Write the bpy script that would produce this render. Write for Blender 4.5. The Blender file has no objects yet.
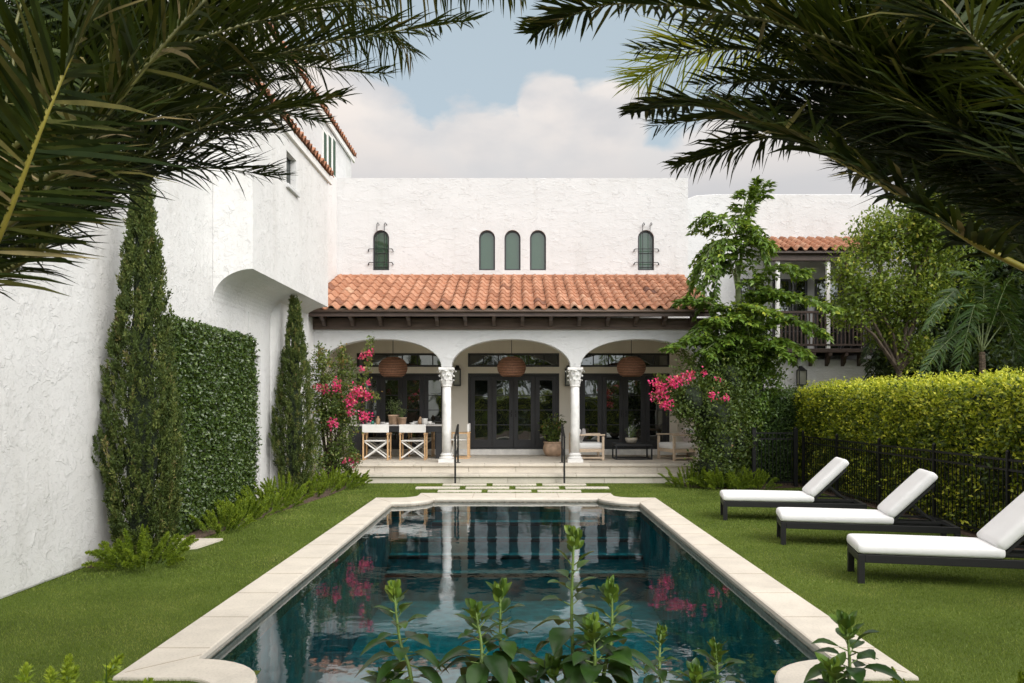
import bpy, math, random
import numpy as np
from mathutils import Vector, Matrix
random.seed(7)
RNG = np.random.default_rng(11)
F, CX, HY, H = 820.0, 515.7, 402.5, 2.0
sc = bpy.context.scene
COL = sc.collection
PI = math.pi
def P(px, py, d): return Vector(((px-CX)*d/F, d, H-(py-HY)*d/F))
def nrm(a): return a/np.maximum(np.linalg.norm(a, axis=-1, keepdims=True), 1e-9)

# ------------------------------------------------------------------ objects
ORG = {}
def link(o, parent=None):
    COL.objects.link(o)
    if parent is not None: o.parent = parent
def tag(o, label=None, cat=None, group=None, kind=None):
    if label: o['label'] = label
    if cat: o['category'] = cat
    if group: o['group'] = group
    if kind: o['kind'] = kind
    return o
def thing(name, label, cat, loc=(0,0,0), rotz=0, group=None, world=False):
    o = bpy.data.objects.new(name, None); COL.objects.link(o)
    o.location = loc; o.rotation_euler = (0,0,rotz); o.empty_display_size = .2
    tag(o, label, cat, group)
    if world: ORG[o.name] = Vector(loc)
    return o
def origin_of(p):
    return ORG.get(p.name, Vector((0,0,0))) if p is not None else Vector((0,0,0))
def copy_tree(o, parent=None):
    c = o.copy(); COL.objects.link(c); c.parent = parent
    for ch in [x for x in o.children]: copy_tree(ch, c)
    return c
def finish(me, name, mat, parent, smooth, bevel, seg=2):
    if mat is not None: me.materials.append(mat)
    if smooth: me.polygons.foreach_set('use_smooth', np.ones(len(me.polygons), dtype=bool))
    me.update()
    o = bpy.data.objects.new(name, me); link(o, parent)
    if parent is not None and parent.name in ORG: ORG[o.name] = ORG[parent.name]
    if bevel:
        m = o.modifiers.new('b', 'BEVEL'); m.width = bevel; m.segments = seg; m.limit_method = 'ANGLE'
        m.angle_limit = math.radians(35)
    return o

class MB:
    def __init__(s): s.v=[]; s.f=[]; s.t=[]; s.T=.5; s.M=None
    def add(s, vs, fs):
        n=len(s.v)
        if s.M is not None: vs=[s.M @ Vector(v) for v in vs]
        s.v += [tuple(v) for v in vs]; s.f += [tuple(i+n for i in f) for f in fs]; s.t += [s.T]*len(fs)
    def box(s,x0,x1,y0,y1,z0,z1):
        s.add([(x0,y0,z0),(x1,y0,z0),(x1,y1,z0),(x0,y1,z0),(x0,y0,z1),(x1,y0,z1),(x1,y1,z1),(x0,y1,z1)],
              [(0,3,2,1),(4,5,6,7),(0,1,5,4),(1,2,6,5),(2,3,7,6),(3,0,4,7)])
    def bar(s,a,b,w,h,up=(0,0,1)):
        a=Vector(a); b=Vector(b); d=(b-a).normalized(); up=Vector(up)
        if abs(d.dot(up))>.95: up=Vector((0,1,0))
        x=d.cross(up).normalized()*w/2; z=x.cross(d).normalized()*h/2
        s.add([a-x-z,a+x-z,a+x+z,a-x+z,b-x-z,b+x-z,b+x+z,b-x+z],
              [(0,1,2,3),(7,6,5,4),(0,4,5,1),(1,5,6,2),(2,6,7,3),(3,7,4,0)])
    def tube(s,pts,r,n=8,cap=True):
        pts=[Vector(p) for p in pts]; m=len(pts)
        if not hasattr(r,'__len__'): r=[r]*m
        vs=[]; x=None
        for i,p in enumerate(pts):
            d=(pts[min(i+1,m-1)]-pts[max(i-1,0)]).normalized()
            if x is None:
                up=Vector((0,0,1)) if abs(d.z)<.9 else Vector((1,0,0)); x=d.cross(up).normalized()
            x=(x-d*x.dot(d)).normalized(); y=d.cross(x)
            for k in range(n):
                a=2*PI*k/n; vs.append(p+(x*math.cos(a)+y*math.sin(a))*r[i])
        fs=[]
        for i in range(m-1):
            for k in range(n):
                k2=(k+1)%n; fs.append((i*n+k,i*n+k2,(i+1)*n+k2,(i+1)*n+k))
        if cap: fs.append(tuple(range(n-1,-1,-1))); fs.append(tuple((m-1)*n+k for k in range(n)))
        s.add(vs,fs)
    def lathe(s,prof,c=(0,0,0),n=24,mod=None):
        vs=[]; fs=[]; m=len(prof)
        for (r,z) in prof:
            for k in range(n):
                a=2*PI*k/n; rr=r if mod is None else mod(r,z,a)
                vs.append((c[0]+rr*math.cos(a),c[1]+rr*math.sin(a),c[2]+z))
        for i in range(m-1):
            for k in range(n):
                k2=(k+1)%n; fs.append((i*n+k,i*n+k2,(i+1)*n+k2,(i+1)*n+k))
        fs.append(tuple(range(n-1,-1,-1))); fs.append(tuple((m-1)*n+k for k in range(n)))
        s.add(vs,fs)
    def prism(s,poly,y0,y1,axis='y'):
        # poly of (x,z) extruded along y ; axis 'x': poly of (y,z) along x ; axis 'z': poly of (x,y) along z
        n=len(poly)
        def q(p,t):
            return (p[0],t,p[1]) if axis=='y' else ((t,p[0],p[1]) if axis=='x' else (p[0],p[1],t))
        vs=[q(p,y0) for p in poly]+[q(p,y1) for p in poly]
        fs=[tuple(range(n)),tuple(range(2*n-1,n-1,-1))]
        for i in range(n):
            j=(i+1)%n; fs.append((i,i+n,j+n,j))
        s.add(vs,fs)
    def rbox(s,x0,x1,y0,y1,z0,z1,r,bulge=0,n=(14,8,4)):
        # rounded cushion
        c=np.array([(x0+x1)/2,(y0+y1)/2,(z0+z1)/2]); h=np.array([(x1-x0)/2,(y1-y0)/2,(z1-z0)/2])
        idx={}; vs=[]; fs=[]
        def vert(i,j,k):
            key=(i,j,k)
            if key not in idx:
                u=np.array([2*i/n[0]-1,2*j/n[1]-1,2*k/n[2]-1])
                u=np.sign(u)*(1-(1-np.abs(u))**1.6)
                p=u*h; inner=np.clip(p,-(h-r),h-r); d=p-inner; l=np.linalg.norm(d)
                q=inner+(d/l*r if l>1e-9 else 0)
                q[2]+= np.sign(u[2])*bulge*(1-u[0]**4)*(1-u[1]**4)*(abs(u[2])>.5)
                idx[key]=len(vs); vs.append(tuple(c+q))
            return idx[key]
        for k in (0,n[2]):
            for i in range(n[0]):
                for j in range(n[1]):
                    f=(vert(i,j,k),vert(i+1,j,k),vert(i+1,j+1,k),vert(i,j+1,k)); fs.append(f if k else f[::-1])
        for j in (0,n[1]):
            for i in range(n[0]):
                for k in range(n[2]):
                    f=(vert(i,j,k),vert(i+1,j,k),vert(i+1,j,k+1),vert(i,j,k+1)); fs.append(f if j==0 else f[::-1])
        for i in (0,n[0]):
            for j in range(n[1]):
                for k in range(n[2]):
                    f=(vert(i,j,k),vert(i,j+1,k),vert(i,j+1,k+1),vert(i,j,k+1)); fs.append(f if i else f[::-1])
        s.add(vs,fs)
    def build(s,name,mat,parent=None,smooth=False,bevel=0,seg=2,recalc=False):
        off=origin_of(parent)
        me=bpy.data.meshes.new(name)
        me.from_pydata([(v[0]-off.x,v[1]-off.y,v[2]-off.z) for v in s.v],[],s.f)
        a=me.attributes.new('tint','FLOAT','FACE'); a.data.foreach_set('value',np.array(s.t,dtype=np.float32))
        if recalc:
            import bmesh
            bm=bmesh.new(); bm.from_mesh(me); bmesh.ops.recalc_face_normals(bm,faces=bm.faces); bm.to_mesh(me); bm.free()
        return finish(me,name,mat,parent,smooth,bevel,seg)

def npmesh(name, V, Q, tint, mat, parent=None, smooth=False):
    """V (n,3); Q list of index arrays (m,k); tint one per face"""
    off=origin_of(parent)
    V=np.asarray(V,dtype=np.float32)-np.array([off.x,off.y,off.z],dtype=np.float32)
    me=bpy.data.meshes.new(name); me.vertices.add(len(V)); me.vertices.foreach_set('co',V.ravel())
    loops=np.concatenate([q.ravel() for q in Q]).astype(np.int32)
    tot=np.concatenate([np.full(len(q),q.shape[1]) for q in Q]).astype(np.int32)
    me.loops.add(len(loops)); me.loops.foreach_set('vertex_index',loops)
    st=np.concatenate([[0],np.cumsum(tot)[:-1]]).astype(np.int32)
    me.polygons.add(len(tot)); me.polygons.foreach_set('loop_start',st); me.polygons.foreach_set('loop_total',tot)
    a=me.attributes.new('tint','FLOAT','FACE'); a.data.foreach_set('value',np.asarray(tint,dtype=np.float32))
    me.update(calc_edges=True)
    return finish(me,name,mat,parent,smooth,0)

class Leaves:
    """bulk leaf collector"""
    def __init__(s): s.V=[]; s.Q=[]; s.t=[]; s.n=0
    def add(s,B,D,N,L,W,tint,fold=.25,curl=.15):
        """diamond folded leaves, 2 tris+2 tris. B base, D direction, N normal"""
        B=np.atleast_2d(B); m=len(B); D=nrm(np.atleast_2d(D)); S=nrm(np.cross(D,N)); N=np.cross(S,D)
        L=(np.ones(m)*L)[:,None]; W=(np.ones(m)*W)[:,None]
        mid=B+D*L*.5; tip=B+D*L-N*L*curl
        l=B+D*L*.42+S*W*.5+N*W*fold; r=B+D*L*.42-S*W*.5+N*W*fold
        V=np.stack([B,l,tip,r,mid],1).reshape(-1,3)
        base=(np.arange(m)*5)[:,None]+s.n
        q=np.concatenate([base+np.array([[0,4,1]]),base+np.array([[1,4,2]]),base+np.array([[0,3,4]]),base+np.array([[3,2,4]])])
        s.V.append(V); s.Q.append(q); s.t.append(np.tile(np.ones(m)*tint,4)); s.n+=m*5
    def blades(s,B,D,N,L,W,tint,droop=.1):
        """strap leaflets: quad + quad + tip, drooping"""
        B=np.atleast_2d(B); m=len(B); D=nrm(np.atleast_2d(D)); S=nrm(np.cross(D,N))
        L=(np.ones(m)*L)[:,None]; W=(np.ones(m)*W)[:,None]; dr=(np.ones(m)*droop)[:,None]
        g=np.array([[0,0,-1.]])
        D2=nrm(D+g*dr); D3=nrm(D+g*dr*2.6)
        p1=B+D*L*.3; p2=p1+D2*L*.37; p3=p2+D3*L*.33
        V=np.stack([B-S*W*.25,B+S*W*.25,p1-S*W*.5,p1+S*W*.5,p2-S*W*.38,p2+S*W*.38,p3],1).reshape(-1,3)
        b=(np.arange(m)*7)[:,None]+s.n
        s.V.append(V)
        q=np.concatenate([b+np.array([[0,1,3]]),b+np.array([[0,3,2]]),b+np.array([[2,3,5]]),b+np.array([[2,5,4]]),b+np.array([[4,5,6]])])
        s.Q.append(q); t=np.ones(m)*tint
        s.t.append(np.concatenate([t,t,t,t,t])); s.n+=m*7
    def build(s,name,mat,parent=None,smooth=False):
        return npmesh(name,np.concatenate(s.V),[np.concatenate(s.Q)],np.concatenate(s.t),mat,parent,smooth)

# ------------------------------------------------------------------ materials
def newmat(name):
    m=bpy.data.materials.new(name); m.use_nodes=True
    nt=m.node_tree; b=nt.nodes['Principled BSDF']; return m,nt,b
def N_(nt,t,**k):
    n=nt.nodes.new(t)
    for a,v in k.items():
        if a in n.inputs: n.inputs[a].default_value=v
        else: setattr(n,a,v)
    return n
def coords(nt,scale=(1,1,1)):
    tc=nt.nodes.new('ShaderNodeTexCoord'); mp=nt.nodes.new('ShaderNodeMapping'); mp.inputs['Scale'].default_value=scale
    nt.links.new(tc.outputs['Object'],mp.inputs['Vector']); return mp.outputs['Vector']
def ramp(nt,src,stops,interp='LINEAR'):
    r=nt.nodes.new('ShaderNodeValToRGB'); cr=r.color_ramp; cr.interpolation=interp
    while len(cr.elements)<len(stops): cr.elements.new(.5)
    for e,(p,c) in zip(cr.elements,stops):
        e.position=p; e.color=(c,c,c,1) if not hasattr(c,'__len__') else (c[0],c[1],c[2],1)
    nt.links.new(src,r.inputs['Fac']); return r.outputs['Color']
def mixc(nt,fac,a,b,mode='MIX'):
    m=nt.nodes.new('ShaderNodeMix'); m.data_type='RGBA'; m.blend_type=mode
    for i,s in ((0,fac),(6,a),(7,b)):
        if hasattr(s,'is_linked'): nt.links.new(s,m.inputs[i])
        else: m.inputs[i].default_value = s if not hasattr(s,'__len__') else (s[0],s[1],s[2],1)
    return m.outputs[2]
def bump(nt,b,src,dist,strength=1):
    bp=nt.nodes.new('ShaderNodeBump'); bp.inputs['Distance'].default_value=dist; bp.inputs['Strength'].default_value=strength
    nt.links.new(src,bp.inputs['Height'])
    if b is not None: nt.links.new(bp.outputs['Normal'],b.inputs['Normal'])
    return bp
def simple(name,c,rough=.6,metal=0,var=.12,scale=6,bumpd=0,bscale=40,spec=.5,stretch=(1,1,1)):
    m,nt,b=newmat(name); v=coords(nt,stretch)
    n=N_(nt,'ShaderNodeTexNoise',Scale=scale,Detail=5.0); nt.links.new(v,n.inputs['Vector'])
    lo=[x*(1-var) for x in c]; hi=[min(1,x*(1+var)) for x in c]
    nt.links.new(ramp(nt,n.outputs['Fac'],[(.3,lo),(.7,hi)]),b.inputs['Base Color'])
    b.inputs['Roughness'].default_value=rough; b.inputs['Metallic'].default_value=metal; b.inputs['Specular IOR Level'].default_value=spec
    if bumpd:
        n2=N_(nt,'ShaderNodeTexNoise',Scale=bscale,Detail=4.0); nt.links.new(v,n2.inputs['Vector']); bump(nt,b,n2.outputs['Fac'],bumpd)
    return m
def stucco(name,c,flake=.02,s1=5.0,amp=1.0,stretch=(1,1,1)):
    m,nt,b=newmat(name); v=coords(nt,stretch)
    def noise(sc_,det,dist=0,rough=.5):
        n=N_(nt,'ShaderNodeTexNoise',Scale=sc_,Detail=det,Distortion=dist,Roughness=rough); nt.links.new(v,n.inputs['Vector']); return n.outputs['Fac']
    def ma(op,a,b_):
        k=nt.nodes.new('ShaderNodeMath'); k.operation=op
        for i_,q in ((0,a),(1,b_)):
            if hasattr(q,'is_linked'): nt.links.new(q,k.inputs[i_])
            else: k.inputs[i_].default_value=q
        return k.outputs[0]
    # trowel dabs: plateaus with one ragged edge, only here and there
    a=noise(s1,4,.5,.6); dab=ramp(nt,a,[(.50,0),(.515,1),(.70,.55),(.72,0)])
    mask=ramp(nt,noise(s1*.8,2,0,.5),[(.44,0),(.62,1)])
    b1=noise(s1*3.1,4,.8,.6); dab2=ramp(nt,b1,[(.56,0),(.58,1),(.8,.4)])
    hgt=ma('ADD',ma('MULTIPLY',dab,mask),ma('MULTIPLY',dab2,.35)); hgt=ma('ADD',hgt,ma('MULTIPLY',noise(s1*9,4),.45)); hgt=ma('ADD',hgt,ma('MULTIPLY',noise(s1*.5,3),1.2))
    bump(nt,b,hgt,flake,amp)
    st=ramp(nt,noise(.8,6,0,.6),[(.3,[x*.93 for x in c]),(.65,c)])
    mp2=nt.nodes.new('ShaderNodeMapping'); mp2.inputs['Scale'].default_value=(2.6,2.6,.22); nt.links.new(v,mp2.inputs['Vector'])
    sn=N_(nt,'ShaderNodeTexNoise',Scale=1.0,Detail=6.0,Roughness=.65); nt.links.new(mp2.outputs[0],sn.inputs['Vector'])
    st=mixc(nt,1.0,st,ramp(nt,sn.outputs['Fac'],[(.30,(.94,.935,.925)),(.48,(1,1,1))]),'MULTIPLY')
    nt.links.new(st,b.inputs['Base Color'])
    b.inputs['Roughness'].default_value=.85; b.inputs['Specular IOR Level'].default_value=.25
    return m
def leafmat(name,stops,rough=.45,trans=.3,spec=.4):
    m,nt,b=newmat(name)
    at=N_(nt,'ShaderNodeAttribute',attribute_name='tint')
    c=ramp(nt,at.outputs['Fac'],stops)
    nz_=N_(nt,'ShaderNodeTexNoise',Scale=26.0,Detail=3.0); nt.links.new(coords(nt),nz_.inputs['Vector']); c=mixc(nt,1.0,c,ramp(nt,nz_.outputs['Fac'],[(.3,(.74,.76,.7)),(.5,(1,1,1)),(.72,(1.18,1.12,.95))]),'MULTIPLY')
    nt.links.new(c,b.inputs['Base Color']); b.inputs['Roughness'].default_value=rough; b.inputs['Specular IOR Level'].default_value=spec
    tr=nt.nodes.new('ShaderNodeBsdfTranslucent')
    c2=mixc(nt,.35,c,(.35,.45,.02)); nt.links.new(c2,tr.inputs['Color'])
    mx=nt.nodes.new('ShaderNodeMixShader'); mx.inputs[0].default_value=trans
    nt.links.new(b.outputs[0],mx.inputs[1]); nt.links.new(tr.outputs[0],mx.inputs[2])
    nt.links.new(mx.outputs[0],nt.nodes['Material Output'].inputs['Surface'])
    return m

M={}
M['stucco']=stucco('rough_white_stucco',(.73,.725,.71),.0075,4.6,.9)
M['stucco_fine']=stucco('white_stucco',(.64,.64,.636),.008,3.0,.8,(1,1,1.8))
M['porch']=stucco('cream_plaster',(.80,.745,.645),.004,3.0,.5)
M['curb']=simple('white_curb',(.78,.76,.72),.6)
M['column']=simple('white_cast_stone',(.82,.81,.79),.55,bumpd=.003,bscale=60)
M['darkwood']=simple('dark_stained_wood',(.07,.046,.036),.55,var=.35,scale=4,stretch=(1,1,6),bumpd=.002)
M['beam']=simple('brown_stained_beam',(.12,.082,.062),.6,var=.3,scale=3,stretch=(.5,4,6),bumpd=.003)
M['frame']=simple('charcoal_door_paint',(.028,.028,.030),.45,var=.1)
M['iron']=simple('black_iron',(.012,.012,.013),.45,metal=.2)
M['lounge_metal']=simple('black_powder_coat',(.010,.010,.011),.5)
M['teak']=simple('pale_teak',(.62,.40,.21),.5,var=.2,scale=5,stretch=(3,3,20))
M['ash']=simple('whitewashed_ash',(.68,.54,.40),.55,var=.15,scale=5,stretch=(3,3,16))
M['canvas']=simple('white_canvas',(.80,.79,.76),.85,var=.05,bumpd=.001,bscale=200)
M['whitepaint']=simple('white_painted_wood',(.80,.79,.76),.5,var=.04)
M['cushion']=simple('white_outdoor_fabric',(.84,.84,.84),.9,var=.03,scale=2,bumpd=.006,bscale=7,spec=.2)
M['linen']=simple('grey_linen',(.45,.43,.42),.9,var=.1,scale=12,bumpd=.003)
M['blush']=simple('blush_linen',(.58,.49,.45),.9,var=.1,scale=12,bumpd=.003)
M['table']=simple('black_table_wood',(.022,.023,.026),.45,var=.2)
M['tabletop']=simple('pale_grey_stone_top',(.50,.48,.46),.35,var=.1)
M['terracotta']=simple('weathered_terracotta',(.52,.36,.25),.8,var=.25,scale=7,bumpd=.004,bscale=20)
M['ceramic']=simple('white_ceramic',(.78,.77,.74),.3,var=.03)
M['amber']=simple('amber_stoneware',(.42,.27,.16),.4)
M['stone_bowl']=simple('cream_stone_bowl',(.55,.49,.40),.7,var=.2,scale=14,bumpd=.004)
M['soil']=simple('dark_soil',(.03,.022,.016),.9,var=.4,scale=20,bumpd=.01)
M['mulch']=simple('brown_mulch',(.10,.065,.045),.95,var=.6,scale=35,bumpd=.02,bscale=60)
M['bark']=simple('grey_brown_bark',(.10,.075,.055),.9,var=.45,scale=9,stretch=(1,1,.3),bumpd=.02,bscale=18)
M['palmbark']=simple('fibrous_palm_bark',(.13,.095,.065),.95,var=.5,scale=12,stretch=(1,1,3),bumpd=.03,bscale=14)
M['cane']=simple('ringed_green_cane',(.22,.27,.12),.5,var=.2,scale=3,stretch=(1,1,8),bumpd=.004,bscale=8)
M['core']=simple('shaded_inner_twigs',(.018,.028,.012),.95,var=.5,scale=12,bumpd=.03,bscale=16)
M['pool_tile']=simple('slate_waterline_tile',(.40,.34,.26),.5,var=.45,scale=16,bumpd=.004)
M['pvc']=simple('green_glass',(.05,.22,.16),.15)

# limestone
def limestone(name,c,joint=None):
    m,nt,b=newmat(name); v=coords(nt)
    n=N_(nt,'ShaderNodeTexNoise',Scale=2.2,Detail=8.0,Roughness=.65); nt.links.new(v,n.inputs['Vector'])
    n2=N_(nt,'ShaderNodeTexNoise',Scale=45.0,Detail=3.0); nt.links.new(v,n2.inputs['Vector'])
    a=ramp(nt,n.outputs['Fac'],[(.3,[x*.86 for x in c]),(.55,c),(.75,[min(1,x*1.06) for x in c])])
    a=mixc(nt,.5,a,ramp(nt,n2.outputs['Fac'],[(.25,.72),(.5,1)]),'MULTIPLY')
    at=N_(nt,'ShaderNodeAttribute',attribute_name='tint')
    a=mixc(nt,1.0,a,ramp(nt,at.outputs['Fac'],[(0,.88),(1,1)]),'MULTIPLY')
    nt.links.new(a,b.inputs['Base Color']); b.inputs['Roughness'].default_value=.7; b.inputs['Specular IOR Level'].default_value=.3
    bump(nt,b,n2.outputs['Fac'],.002)
    return m
M['lime']=limestone('cream_limestone',(.68,.625,.535))
M['lime_edge']=limestone('tan_limestone_joint',(.42,.34,.25))
# roof tile
m,nt,b=newmat('terracotta_roof_tile'); v=coords(nt)
at=N_(nt,'ShaderNodeAttribute',attribute_name='tint')
c=ramp(nt,at.outputs['Fac'],[(0,(.16,.07,.045)),(.12,(.32,.135,.07)),(.5,(.45,.212,.12)),(.8,(.52,.27,.165)),(1,(.56,.35,.23))])
n=N_(nt,'ShaderNodeTexNoise',Scale=9.0,Detail=6.0); nt.links.new(v,n.inputs['Vector'])
c=mixc(nt,1.0,c,ramp(nt,n.outputs['Fac'],[(.3,.72),(.6,1.0)]),'MULTIPLY')
nt.links.new(c,b.inputs['Base Color']); b.inputs['Roughness'].default_value=.8; bump(nt,b,n.outputs['Fac'],.006)
M['tile']=m
# lawn base
m,nt,b=newmat('turf_base'); v=coords(nt)
n=N_(nt,'ShaderNodeTexNoise',Scale=90.0,Detail=4.0); nt.links.new(v,n.inputs['Vector'])
n3=N_(nt,'ShaderNodeTexNoise',Scale=.8,Detail=3.0); nt.links.new(v,n3.inputs['Vector'])
c=ramp(nt,n.outputs['Fac'],[(.3,(.06,.10,.014)),(.7,(.14,.185,.034))])
c=mixc(nt,1.0,c,ramp(nt,n3.outputs['Fac'],[(.3,.68),(.7,1.12)]),'MULTIPLY')
nt.links.new(c,b.inputs['Base Color']); b.inputs['Roughness'].default_value=.9; b.inputs['Specular IOR Level'].default_value=.15
bump(nt,b,n.outputs['Fac'],.02); M['lawn']=m
M['blades']=leafmat('turf_blade',[(0,(.08,.13,.015)),(.5,(.155,.222,.036)),(.85,(.26,.31,.07)),(1,(.36,.35,.12))],.55,.25,.25)
# foliage
M['cypress']=leafmat('cypress_green',[(0,(.030,.050,.012)),(.5,(.075,.108,.026)),(.85,(.14,.165,.04)),(1,(.20,.165,.07))],.6,.12,.25)
M['ficus']=leafmat('glossy_ficus_leaf',[(0,(.022,.045,.010)),(.55,(.06,.105,.022)),(1,(.15,.21,.05))],.28,.15,.6)
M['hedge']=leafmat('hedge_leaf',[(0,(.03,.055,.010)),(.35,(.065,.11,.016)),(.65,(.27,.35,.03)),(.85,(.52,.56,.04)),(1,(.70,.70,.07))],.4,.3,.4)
M['hedge_dark']=leafmat('darker_hedge_leaf',[(0,(.02,.045,.012)),(.6,(.05,.10,.025)),(1,(.10,.17,.04))],.45,.25,.4)
M['fern']=leafmat('foxtail_fern_green',[(0,(.05,.09,.010)),(.5,(.15,.23,.02)),(1,(.32,.40,.035))],.5,.3,.3)
M['boug']=leafmat('bougainvillea_leaf',[(0,(.03,.055,.012)),(.5,(.085,.135,.028)),(.85,(.18,.22,.05)),(1,(.32,.19,.07))],.45,.25,.4)
M['bract']=leafmat('magenta_bract',[(0,(.60,.02,.13)),(.5,(.84,.055,.25)),(.8,(.88,.17,.36)),(1,(.86,.36,.26))],.6,.35,.2)
M['fish']=leafmat('fishtail_leaf',[(0,(.04,.085,.015)),(.5,(.12,.215,.03)),(.85,(.22,.32,.045)),(1,(.42,.46,.05))],.4,.3,.45)
M['tree']=leafmat('light_tree_leaf',[(0,(.03,.06,.012)),(.5,(.14,.21,.03)),(.85,(.30,.35,.05)),(1,(.46,.42,.07))],.45,.35,.4)
M['darktree']=leafmat('dark_tree_leaf',[(0,(.010,.022,.008)),(.6,(.026,.05,.015)),(1,(.06,.10,.025))],.5,.2,.35)
M['areca']=leafmat('areca_leaf',[(0,(.025,.06,.014)),(.5,(.045,.10,.024)),(1,(.10,.18,.04))],.35,.25,.5)
M['date']=leafmat('date_palm_leaflet',[(0,(.009,.017,.005)),(.35,(.018,.033,.008)),(.66,(.050,.070,.015)),(.82,(.17,.15,.05)),(1,(.34,.26,.15))],.62,.08,.12)
M['date_yellow']=leafmat('yellowing_palm_leaflet',[(0,(.10,.14,.02)),(.5,(.28,.28,.03)),(1,(.50,.40,.04))],.5,.5,.3)
M['rachis']=simple('palm_leaf_stalk',(.13,.13,.035),.45,var=.35,scale=3)
M['rachis_y']=simple('yellow_palm_leaf_stalk',(.31,.27,.045),.45,var=.25,scale=3)
M['hib']=leafmat('hibiscus_leaf',[(0,(.015,.042,.010)),(.45,(.032,.08,.015)),(.8,(.085,.16,.025)),(1,(.19,.28,.04))],.33,.22,.5)
M['greenstem']=simple('green_stem',(.12,.19,.04),.5,var=.25,scale=20)
M['potplant']=leafmat('olive_green_leaf',[(0,(.05,.08,.03)),(.5,(.12,.16,.07)),(1,(.26,.30,.16))],.5,.2,.3)
# wicker
m,nt,b=newmat('woven_rattan'); v=coords(nt)
w=N_(nt,'ShaderNodeTexWave',Scale=7.0,Distortion=.5,Detail=1.0); w.bands_direction='Z'; nt.links.new(v,w.inputs['Vector'])
n=N_(nt,'ShaderNodeTexNoise',Scale=30.0,Detail=3.0); nt.links.new(v,n.inputs['Vector'])
c=ramp(nt,w.outputs['Fac'],[(0,(.07,.03,.018)),(.6,(.36,.17,.095))]); c=mixc(nt,.6,c,ramp(nt,n.outputs['Fac'],[(.3,.5),(.7,1.2)]),'MULTIPLY')
nt.links.new(c,b.inputs['Base Color']); b.inputs['Roughness'].default_value=.7; bump(nt,b,w.outputs['Fac'],.01); M['wicker']=m
# glass (reflective pane in front of a dark room)
def pane(name,c,refl,rough=.02):
    m,nt,b=newmat(name); v=coords(nt)
    b.inputs['Base Color'].default_value=(*c,1); b.inputs['Roughness'].default_value=.6; b.inputs['Specular IOR Level'].default_value=0
    g=nt.nodes.new('ShaderNodeBsdfGlossy'); g.inputs['Roughness'].default_value=rough; g.inputs['Color'].default_value=(.92,.97,.95,1)
    n=N_(nt,'ShaderNodeTexNoise',Scale=1.6,Detail=1.0); nt.links.new(v,n.inputs['Vector'])
    bp=bump(nt,None,n.outputs['Fac'],.006); nt.links.new(bp.outputs['Normal'],g.inputs['Normal'])
    mx=nt.nodes.new('ShaderNodeMixShader'); mx.inputs[0].default_value=refl
    nt.links.new(b.outputs[0],mx.inputs[1]); nt.links.new(g.outputs[0],mx.inputs[2])
    nt.links.new(mx.outputs[0],nt.nodes['Material Output'].inputs['Surface']); return m
M['pane']=pane('dark_door_glass',(.010,.012,.012),.20)
M['pane_up']=pane('window_glass_painted_reflection',(.035,.072,.044),.10,.04)  # green of the mirrored trees is painted into the base colour
M['lamp_glass']=pane('lantern_glass',(.25,.25,.20),.12,.1)
# water
m,nt,b=newmat('pool_water_surface'); nt.nodes.remove(b); v=coords(nt,(1,1.0,1))
n=N_(nt,'ShaderNodeTexNoise',Scale=2.6,Detail=2.5,Roughness=.5,Distortion=.3); nt.links.new(v,n.inputs['Vector'])
n2=N_(nt,'ShaderNodeTexNoise',Scale=11.0,Detail=2.0); nt.links.new(v,n2.inputs['Vector'])
ad=nt.nodes.new('ShaderNodeMath'); ad.operation='MULTIPLY_ADD'; ad.inputs[1].default_value=.18; nt.links.new(n2.outputs['Fac'],ad.inputs[0]); nt.links.new(n.outputs['Fac'],ad.inputs[2])
bp=bump(nt,None,ad.outputs[0],.0024)
gl=nt.nodes.new('ShaderNodeBsdfGlossy'); gl.inputs['Roughness'].default_value=.0; gl.inputs['Color'].default_value=(.93,.97,1,1)
nt.links.new(bp.outputs['Normal'],gl.inputs['Normal'])
tr=nt.nodes.new('ShaderNodeBsdfTransparent'); tr.inputs['Color'].default_value=(.50,.90,.92,1)
fr=nt.nodes.new('ShaderNodeFresnel'); fr.inputs['IOR'].default_value=2.25; nt.links.new(bp.outputs['Normal'],fr.inputs['Normal'])
mx=nt.nodes.new('ShaderNodeMixShader'); nt.links.new(fr.outputs[0],mx.inputs[0]); nt.links.new(tr.outputs[0],mx.inputs[1]); nt.links.new(gl.outputs[0],mx.inputs[2])
nt.links.new(mx.outputs[0],nt.nodes['Material Output'].inputs['Surface']); M['water']=m
M['basin']=simple('teal_pebble_plaster',(.045,.50,.57),.7,var=.35,scale=5)
M['basin_edge']=simple('dark_step_tile',(.012,.05,.06),.5,var=.3,scale=20)

# ------------------------------------------------------------------ the ground and the pool
XI=2.453; YF=16.95; YN=5.65; R=.75
mb=MB(); zL=0
def gq(x0,x1,y0,y1): mb.add([(x0,y0,zL),(x1,y0,zL),(x1,y1,zL),(x0,y1,zL)],[(0,1,2,3)])
gq(-300,-2.7,-300,500); gq(2.7,300,-300,500); gq(-2.7,2.7,16.98,500); gq(-2.7,2.7,-300,5.62)
gq(-2.7,-1.9,5.62,6.12); gq(1.9,2.7,5.62,6.12)
tag(mb.build('lawn',M['lawn']),kind='structure')
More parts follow.
